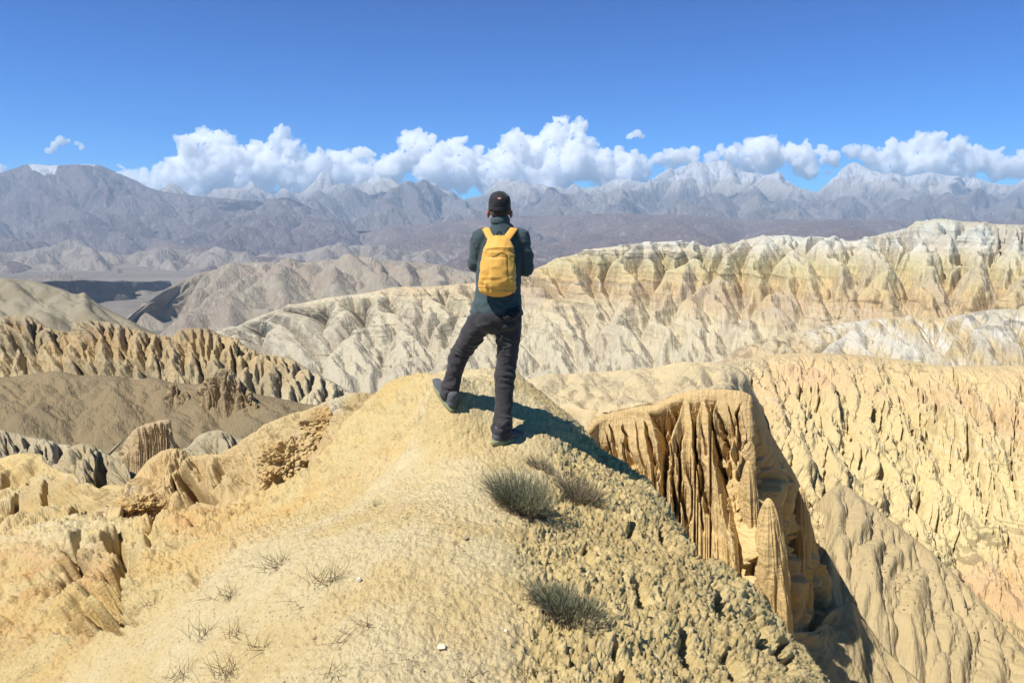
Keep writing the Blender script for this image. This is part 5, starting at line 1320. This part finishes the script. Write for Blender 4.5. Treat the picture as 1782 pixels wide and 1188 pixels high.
        b_ = grid_mesh(name, np.concatenate([o1, o2[::-1], o1[:1]]), mat); b_.parent = par; return b_
    dark = cloth_mat('cap_opening_shade', lin(10, 10, 12), lin(14, 14, 16), 300, .6)
    band('closure_strap', -np.pi / 2 - .62, -np.pi / 2 + .62, -.040, -.020, .0045, cap_m, cap)
    opn = np.linspace(-1, 1, 30)[None]; zq = np.linspace(0, 1, 10)[:, None]
    A = -np.pi / 2 + opn * .46; zz = cc[2] - .020 + .046 * zq * np.sqrt(1 - opn ** 2 * .98)
    fr = np.clip((zz - cc[2]) / rz, 0, .98); rr = np.sqrt(1 - fr ** 2) ** .9
    P3 = np.stack([cc[0] + (rx * rr + .0016) * np.cos(A), cc[1] + (ry * rr + .0016) * np.sin(A), zz], -1)
    ob = grid_mesh('opening_shade', P3, dark); ob.parent = cap  # near-black sheet on the closed crown, painted as shade inside the opening
    tagm = cloth_mat('cap_tag', lin(176, 128, 120), lin(150, 104, 98), 300, .8)
    zq = np.linspace(0, 1, 5)[:, None]; opn = np.linspace(-1, 1, 12)[None]; A = -np.pi / 2 + opn * .155; zz = cc[2] + .036 + .012 * zq + 0 * opn
    fr = np.clip((zz - cc[2]) / rz, 0, .98); rr = np.sqrt(1 - fr ** 2) ** .9
    o1 = np.stack([cc[0] + (rx * rr + .0035) * np.cos(A), cc[1] + (ry * rr + .0035) * np.sin(A), zz], -1)
    lb = grid_mesh('cloth_tag', np.concatenate([o1, (o1 + [0, .002, 0])[::-1]]), tagm); lb.parent = cap
    b_ = stone_mesh('button', 3, (.007, .007, .005), 2); b_.materials.append(cap_m); bo = bpy.data.objects.new('button', b_); COL.objects.link(bo); bo.location = cc + [0, 0, rz - .001]; bo.parent = cap
    for ob2 in (bp, ob, lb): pass
    # ---- shirt
    P = [tube([w(cx, y, Y) for y, cx, hw, d, Y in T], [(hw * PX, d) for y, cx, hw, d, Y in T], 40, 5)]
    P.append(tube([w(865, 535, 5.235), w(864, 546, 5.232)], [(.176, .125), (.180, .128)], 36, 4))
    for sh, el, wr, s in ((shL, elL, wrL, -1), (shR, elR, wrR, 1)):
        o_ = np.array([s * -.012, 0, .004])
        P.append(tube([sh + o_ + [s * -.03, 0, .012], sh + o_ * .3, sh * .62 + el * .38 + [s * .004, -.004, 0], (sh * .25 + el * .75), el, (el * .6 + wr * .4), wr], [.05, .064, .056, .051, .047, .041, .034], 20, 6, (0, 0, 1)))
    me = union_mesh('shirt', P, .006, 10, .5); co = get_co(me); no = get_no(me)
    zz = co[:, 2]; zh = w(865, 548, 5.23)[2]; zw = w(865, 515, 5.2)[2]
    low = np.exp(-((zz - (zh + .07)) / .07) ** 2)
    arm = sstep(.155, .19, np.abs(co[:, 0] - w(869, 440)[0]))
    co = folds(co, no, (0.12, 0, 1), 26, .0042, 3, .25 + .9 * low)
    co = folds(co, no, (.9, .4, .5), 20, .007, 6, .25 + .9 * arm)
    co = folds(co, no, (.5, 0, 1), 11, .007, 11, .8)
    nz = w(870, 390, 5.25)[2]
    neck = sstep(nz - .015, nz + .01, zz)
    co = folds(co, no, (0, 0, 1), 60, .0028, 8, neck, .1)
    # trim hem flat
    co[:, 2] = np.where(zz < zh, zh + (zz - zh) * .12, co[:, 2])
    set_co(me, co); sh_o = link(me, 'shirt', shirt, root); tag(sh_o, 'long sleeved dark teal shirt')
    c0 = w(870.2, 386.5, 5.25)
    col = [tube([c0 + np.array([.0645 * math.cos(a), .068 * math.sin(a), .012 + .004 * math.sin(a)]) for a in np.linspace(0, 2 * np.pi, 21)], [(.0045, .020)] * 21, 10, 2, (0, 0, 1))]
    V, Fq = col[0]; me = bpy.data.meshes.new('collar'); me.from_pydata(V.tolist(), [], Fq); me.update(); link(me, 'collar', shirt, sh_o).matrix_parent_inverse = Matrix.Identity(4)
    # ---- trousers
    P = [tube([w(865, 534, 5.232), w(864, 546, 5.23), w(864, 554, 5.225), w(864, 558, 5.225)], [(.160, .112), (.176, .125), (.170, .128), (.120, .100)], 36, 5)]
    P.append(ell(w(846, 557, 5.175), (.076, .068, .080))); P.append(ell(w(883, 558, 5.17), (.076, .068, .080)))
    P.append(tube([w(841, 553, 5.23), w(826, 574, 5.25), w(813, 597, 5.31), w(802, 613, 5.36), w(794, 636, 5.375), w(789, 656, 5.385), w(785, 671, 5.385), w(783, 683, 5.38)],
                  [.090, .083, .076, .070, .063, .057, .056, .059], 24, 6))
    P.append(tube([w(886, 555, 5.22), w(885.5, 583, 5.225), w(883, 615, 5.235), w(880, 640, 5.24), w(878.5, 665, 5.23), w(877, 695, 5.21), w(875.5, 720, 5.19), w(874.5, 740, 5.175), w(874, 751, 5.17)],
                  [.090, .082, .074, .068, .066, .062, .060, .064, .067], 24, 6))
    me = union_mesh('trousers', P, .006, 14, .5); co = get_co(me); no = get_no(me)
    px_, py_ = proj(co); left = px_ < (852 - (py_ - 585) * .1); left = left & (py_ > 560)
    def near(cx, cy, s): return np.exp(-((px_ - cx) ** 2 + (py_ - cy) ** 2) / (2 * s * s))
    wl = near(777, 680, 13) * 1.5 + near(800, 618, 14) * .9 + near(830, 585, 16) * .7
    wr_ = near(874, 745, 16) * 1.6 + near(880, 655, 16) * .9 + near(878, 600, 16) * .6 + near(862, 575, 18) * .9
    co = folds(co, no, (.35, 0, 1), 24, .0085, 4, np.where(left, .22 + wl, .2 + wr_))
    co = folds(co, no, (-.5, 0, 1), 15, .007, 14, .35 + .8 * (wl + wr_))
    co = folds(co, no, (1, .2, .3), 16, .0028, 24, .6)
    set_co(me, co); tr = link(me, 'trousers', pants, root); tag(tr, 'black hiking trousers bunched at the ankles')
    # ---- shoes
    def shoe(h, t, a, K=1.12):
        h = np.array(h); t = np.array(t); d = (t - h); Ls = np.linalg.norm(d); d /= Ls
        up = np.array([0, 0, 1.]); up = up - d * (up @ d); up /= np.linalg.norm(up)
        q = lambda x, y: h + d * x * K + up * y * K
        U = [tube([q(0, .045), q(.07, .048), q(.15, .042), q(.22, .032), q(.262, .026)], [(.038 * K, .034 * K), (.041 * K, .040 * K), (.044 * K, .036 * K), (.043 * K, .027 * K), (.034 * K, .020 * K)], 20, 5, up),
             tube([q(.02, .05), q(.035, .105)], [(.040 * K, .044 * K), (.042 * K, .046 * K)], 20, 4, d)]
        me = union_mesh('shoe', U, .0045, 5); co = get_co(me); no = get_no(me)
        hh = (co - h) @ up; al = (co - h) @ d
        lace = (al > .08) & (al < .2) & (hh > .05)
        co = co + no * np.where(lace, .0025 * np.sign(np.sin(al * 300)), 0)[:, None] + no * (.0012 * fbm3(co * 40, 3, 3))[:, None]
        co = co - up * np.minimum(hh - .008, 0)[:, None]
        set_co(me, co); so = link(me, 'shoe', shoe_m, root)
        n = 60; s = np.linspace(0, 2 * np.pi, n, endpoint=False)
        al = .115 + .158 * np.cos(s); wd = (.043 + .006 * np.cos(s - .4)) * np.sign(np.sin(s)) * np.abs(np.sin(s)) ** .75
        lat = np.cross(d, up); rings = []
        for zq, k in ((-.012, .0), (-.012, .93), (-.006, .98), (.006, 1.), (.016, .99), (.022, .95), (.022, 0.)):
            tread = .0025 * (np.abs(np.sin(s * 12)) if -.008 < zq < .0 else 0) * 1
            rings.append(h + d * (((al - .115) * (k if k else .01) + .115) * K)[:, None] + lat * (wd * K * (k if k else .01))[:, None] + up * ((zq + .010 * sstep(.2, .27, al)) * K)[:, None])
        ss = grid_mesh('sole', np.stack(rings), sole_m, wrap=True); ss.parent = so; return so
    shoe(w(864, 771, 5.12), w(904, 764, 5.30), anR)
    shoe(w(784, 709, 5.36), w(756, 664, 5.54), anL, 1.0)
    build_pack(root, T)

def build_pack(root, T):
    yel = cloth_mat('pack_nylon', lin(214, 164, 78), lin(204, 152, 66), 420, .62, .35)
    seam = cloth_mat('pack_seam', lin(172, 124, 48), lin(160, 112, 42), 420, .7)
    blk = cloth_mat('black_webbing', lin(20, 20, 22), lin(30, 30, 32), 420, .7)
    r = empty('backpack', tuple(w(866, 512, 5.1)), 'small yellow backpack on the back of the man', 'backpack')
    rows = [(409.5, 868.5, 7), (412, 868.5, 13), (418, 868.5, 18.5), (428, 868, 22.5), (440, 867.5, 26), (455, 867, 28.5), (472, 866.5, 30.5), (488, 866, 31.5), (500, 865.5, 31), (508, 865.5, 28.5), (513, 866, 21), (516, 867, 9)]
    n = 72; th = np.linspace(0, 2 * np.pi, n, endpoint=False); v = np.linspace(0, len(rows) - 1, 110)
    R = pchip(np.arange(len(rows)), np.array(rows, float), v)
    dep = np.interp(R[:, 0], [410, 416, 430, 460, 490, 508, 516], [.015, .035, .055, .068, .075, .062, .03])
    C = W(R[:, 1], R[:, 0], 5.06)
    lean = np.interp(R[:, 0], [411, 430, 470, 516], [.055, .02, .0, .01])
    c = np.sign(np.cos(th)) * np.abs(np.cos(th)) ** .72; s = np.sign(np.sin(th)) * np.abs(np.sin(th)) ** .85
    X = C[:, 0:1] + (R[:, 2:3] * PX * .97) * c[None]; Yy = C[:, 1:2] + lean[:, None] + dep[:, None] * s[None] * 1.0; Z = C[:, 2:3] + 0 * th[None]
    P = np.stack([X, Yy, Z], -1)
    N = normals(P); cen = np.stack([C[:, 0:1] + 0 * th, C[:, 1:2] + lean[:, None] + 0 * th, Z], -1)
    N = P - cen; N /= np.linalg.norm(N, axis=-1, keepdims=True) + 1e-9
    px, py = proj(P); front = (s[None] < .1)
    # panel seams and slack-cloth creases
    d = np.zeros(P.shape[:2])
    ln = lambda a, wd: np.exp(-(a / wd) ** 2)
    d -= .0045 * ln(px - (852 - (py - 450) * .02), 1.3) * (py > 446) * front; d -= .0045 * ln(px - (884 - np.abs(py - 470) * .03), 1.3) * (py > 447) * front
    d -= .0045 * ln(py - (447 + (px - 866) * .02), 1.1) * front * (px > 846); d -= .005 * ln(py - (503 + (px - 866) * .05), 1.3) * front
    inside = sstep(852, 855, px) * sstep(884, 881, px) * sstep(448, 452, py) * sstep(503, 499, py) * front
    d += .006 * inside
    q = P * np.array([34, 10, 10]); d += .009 * (1 - 2 * np.abs(noise3(q + .8 * noise3(P * 14, 3)[..., None], 7))) * (.5 + .6 * np.exp(-((py - 428) / 14) ** 2) + .5 * np.exp(-((py - 498) / 10) ** 2))
    q = P * np.array([9, 9, 30]); d += .005 * (1 - 2 * np.abs(noise3(q + 4, 9)))
    P = P + N * d[..., None]
    o = grid_mesh('pack_body', P, yel, wrap=True); 
    def par(o_, p=r):
        o_.parent = p
        if p is r: o_.matrix_parent_inverse = Matrix.Translation(-r.location)
    par(o)
    # end caps
    for k, nm in ((0, 1), (-1, 1)): pass
    def strip(name, pts, wd, th_, mat, parent, up=(0, 0, 1)):
        V, Fq = tube(pts, [(wd, th_)] * len(pts), 12, 8, up); me = bpy.data.meshes.new(name); me.from_pydata(V.tolist(), [], Fq); me.update()
        ob = bpy.data.objects.new(name, me); COL.objects.link(ob); me.materials.append(mat); me.polygons.foreach_set('use_smooth', [True] * len(me.polygons)); par(ob, parent); return ob
    for s, xs in ((-1, (857, 851, 847.5, 845, 843)), (1, (879, 886, 891, 894.5, 896))):
        pts = [w(xs[0], 419, 5.095), w(xs[1], 409.5, 5.128), w(xs[2], 402.5, 5.158), w(xs[3], 398, 5.20), w(xs[4], 399, 5.26), w(xs[4] + s * 1, 407, 5.35), w(xs[4] - s * 0, 425, 5.385), w(xs[4] + s * 1, 450, 5.385), w(xs[4] + s * 2, 480, 5.37), w(xs[4] + s * 3, 496, 5.33), w(xs[4] - s * 4, 506, 5.20), w(xs[4] - s * 8, 506, 5.12)]
        # flat webbing: across = x, thin = along surface normal
        V = []
        st = strip('shoulder_strap', pts, .0265, .006, yel, r, up=(0, -.5, .5) if False else (0.0, -1, .55))
        strip('strap_edge', [p + np.array([s * .026, -.0045, .001]) for p in pts[:5]], .0022, .0022, seam, st)
    strip('top_loop', [w(864, 413.5, 5.12), w(865, 407, 5.125), w(869, 403.5, 5.125), w(873, 407, 5.125), w(874, 413.5, 5.12)], .0032, .0055, blk, r)
    # zip and pull
    strip('zip', [w(x, 436 - 9 * math.cos((x - 867) / 21) + 4, 5.0 - .006) for x in (848, 856, 866, 876, 884)], .0022, .0022, seam, r)
    strip('zip_pull', [w(884, 440, 4.998), w(886, 445, 4.992), w(885, 449, 4.99)], .003, .002, cloth_mat('pull_cord', lin(222, 190, 110), lin(200, 170, 90), 400), r)
    strip('side_strap', [w(893.5, 440, 5.06), w(895.5, 460, 5.05), w(896, 485, 5.05), w(894, 505, 5.07), w(890, 519, 5.10)], .0025, .005, blk, r)
    # pouch at the right hip
    p = empty('belt_pouch', tuple(w(889, 548, 5.08)), 'small black belt pouch on the right hip of the man', 'pouch')
    me = union_mesh('pouch_body', [ell(w(889, 547, 5.10), (.048, .03, .036)), ell(w(886, 551, 5.09), (.040, .028, .026)), ell(w(897, 542, 5.12), (.036, .03, .030))], .005, 4)
    co = get_co(me); no = get_no(me); co = folds(co, no, (.6, 0, 1), 45, .005, 5, 1.); set_co(me, co); ob = link(me, 'pouch_body', blk, p)
    V, Fq = tube([w(905, 534, 5.16), w(895, 540, 5.10), w(884, 547, 5.075), w(876, 551, 5.09), w(868, 551, 5.10)], [(.005, .011)] * 5, 12, 6, (0, 0, 1)); me = bpy.data.meshes.new('belt_strap'); me.from_pydata(V.tolist(), [], Fq); me.update(); link(me, 'belt_strap', blk, p)
import os, time
def main():
    build_camera(); build_world()
    for f in STEPS:
        t = time.time(); f(); print('STEP', f.__name__, round(time.time() - t, 1), flush=True)
    SC.view_settings.view_transform = 'Standard'; SC.view_settings.look = 'None'; SC.view_settings.gamma = 1; SC.view_settings.exposure = EXPO
    SC.cycles.volume_bounces = 32; SC.cycles.max_bounces = 32; SC.cycles.diffuse_bounces = 4; SC.cycles.glossy_bounces = 2; SC.cycles.transmission_bounces = 2
EXPO = 0.7
STEPS = [build_haze, build_base, build_far, build_gorge, build_mid, build_left, build_block, build_right, build_ravine, build_near_left, build_foreground, build_knobs, build_plants, build_stones, build_clouds, build_shadow_clouds, build_man]
main()
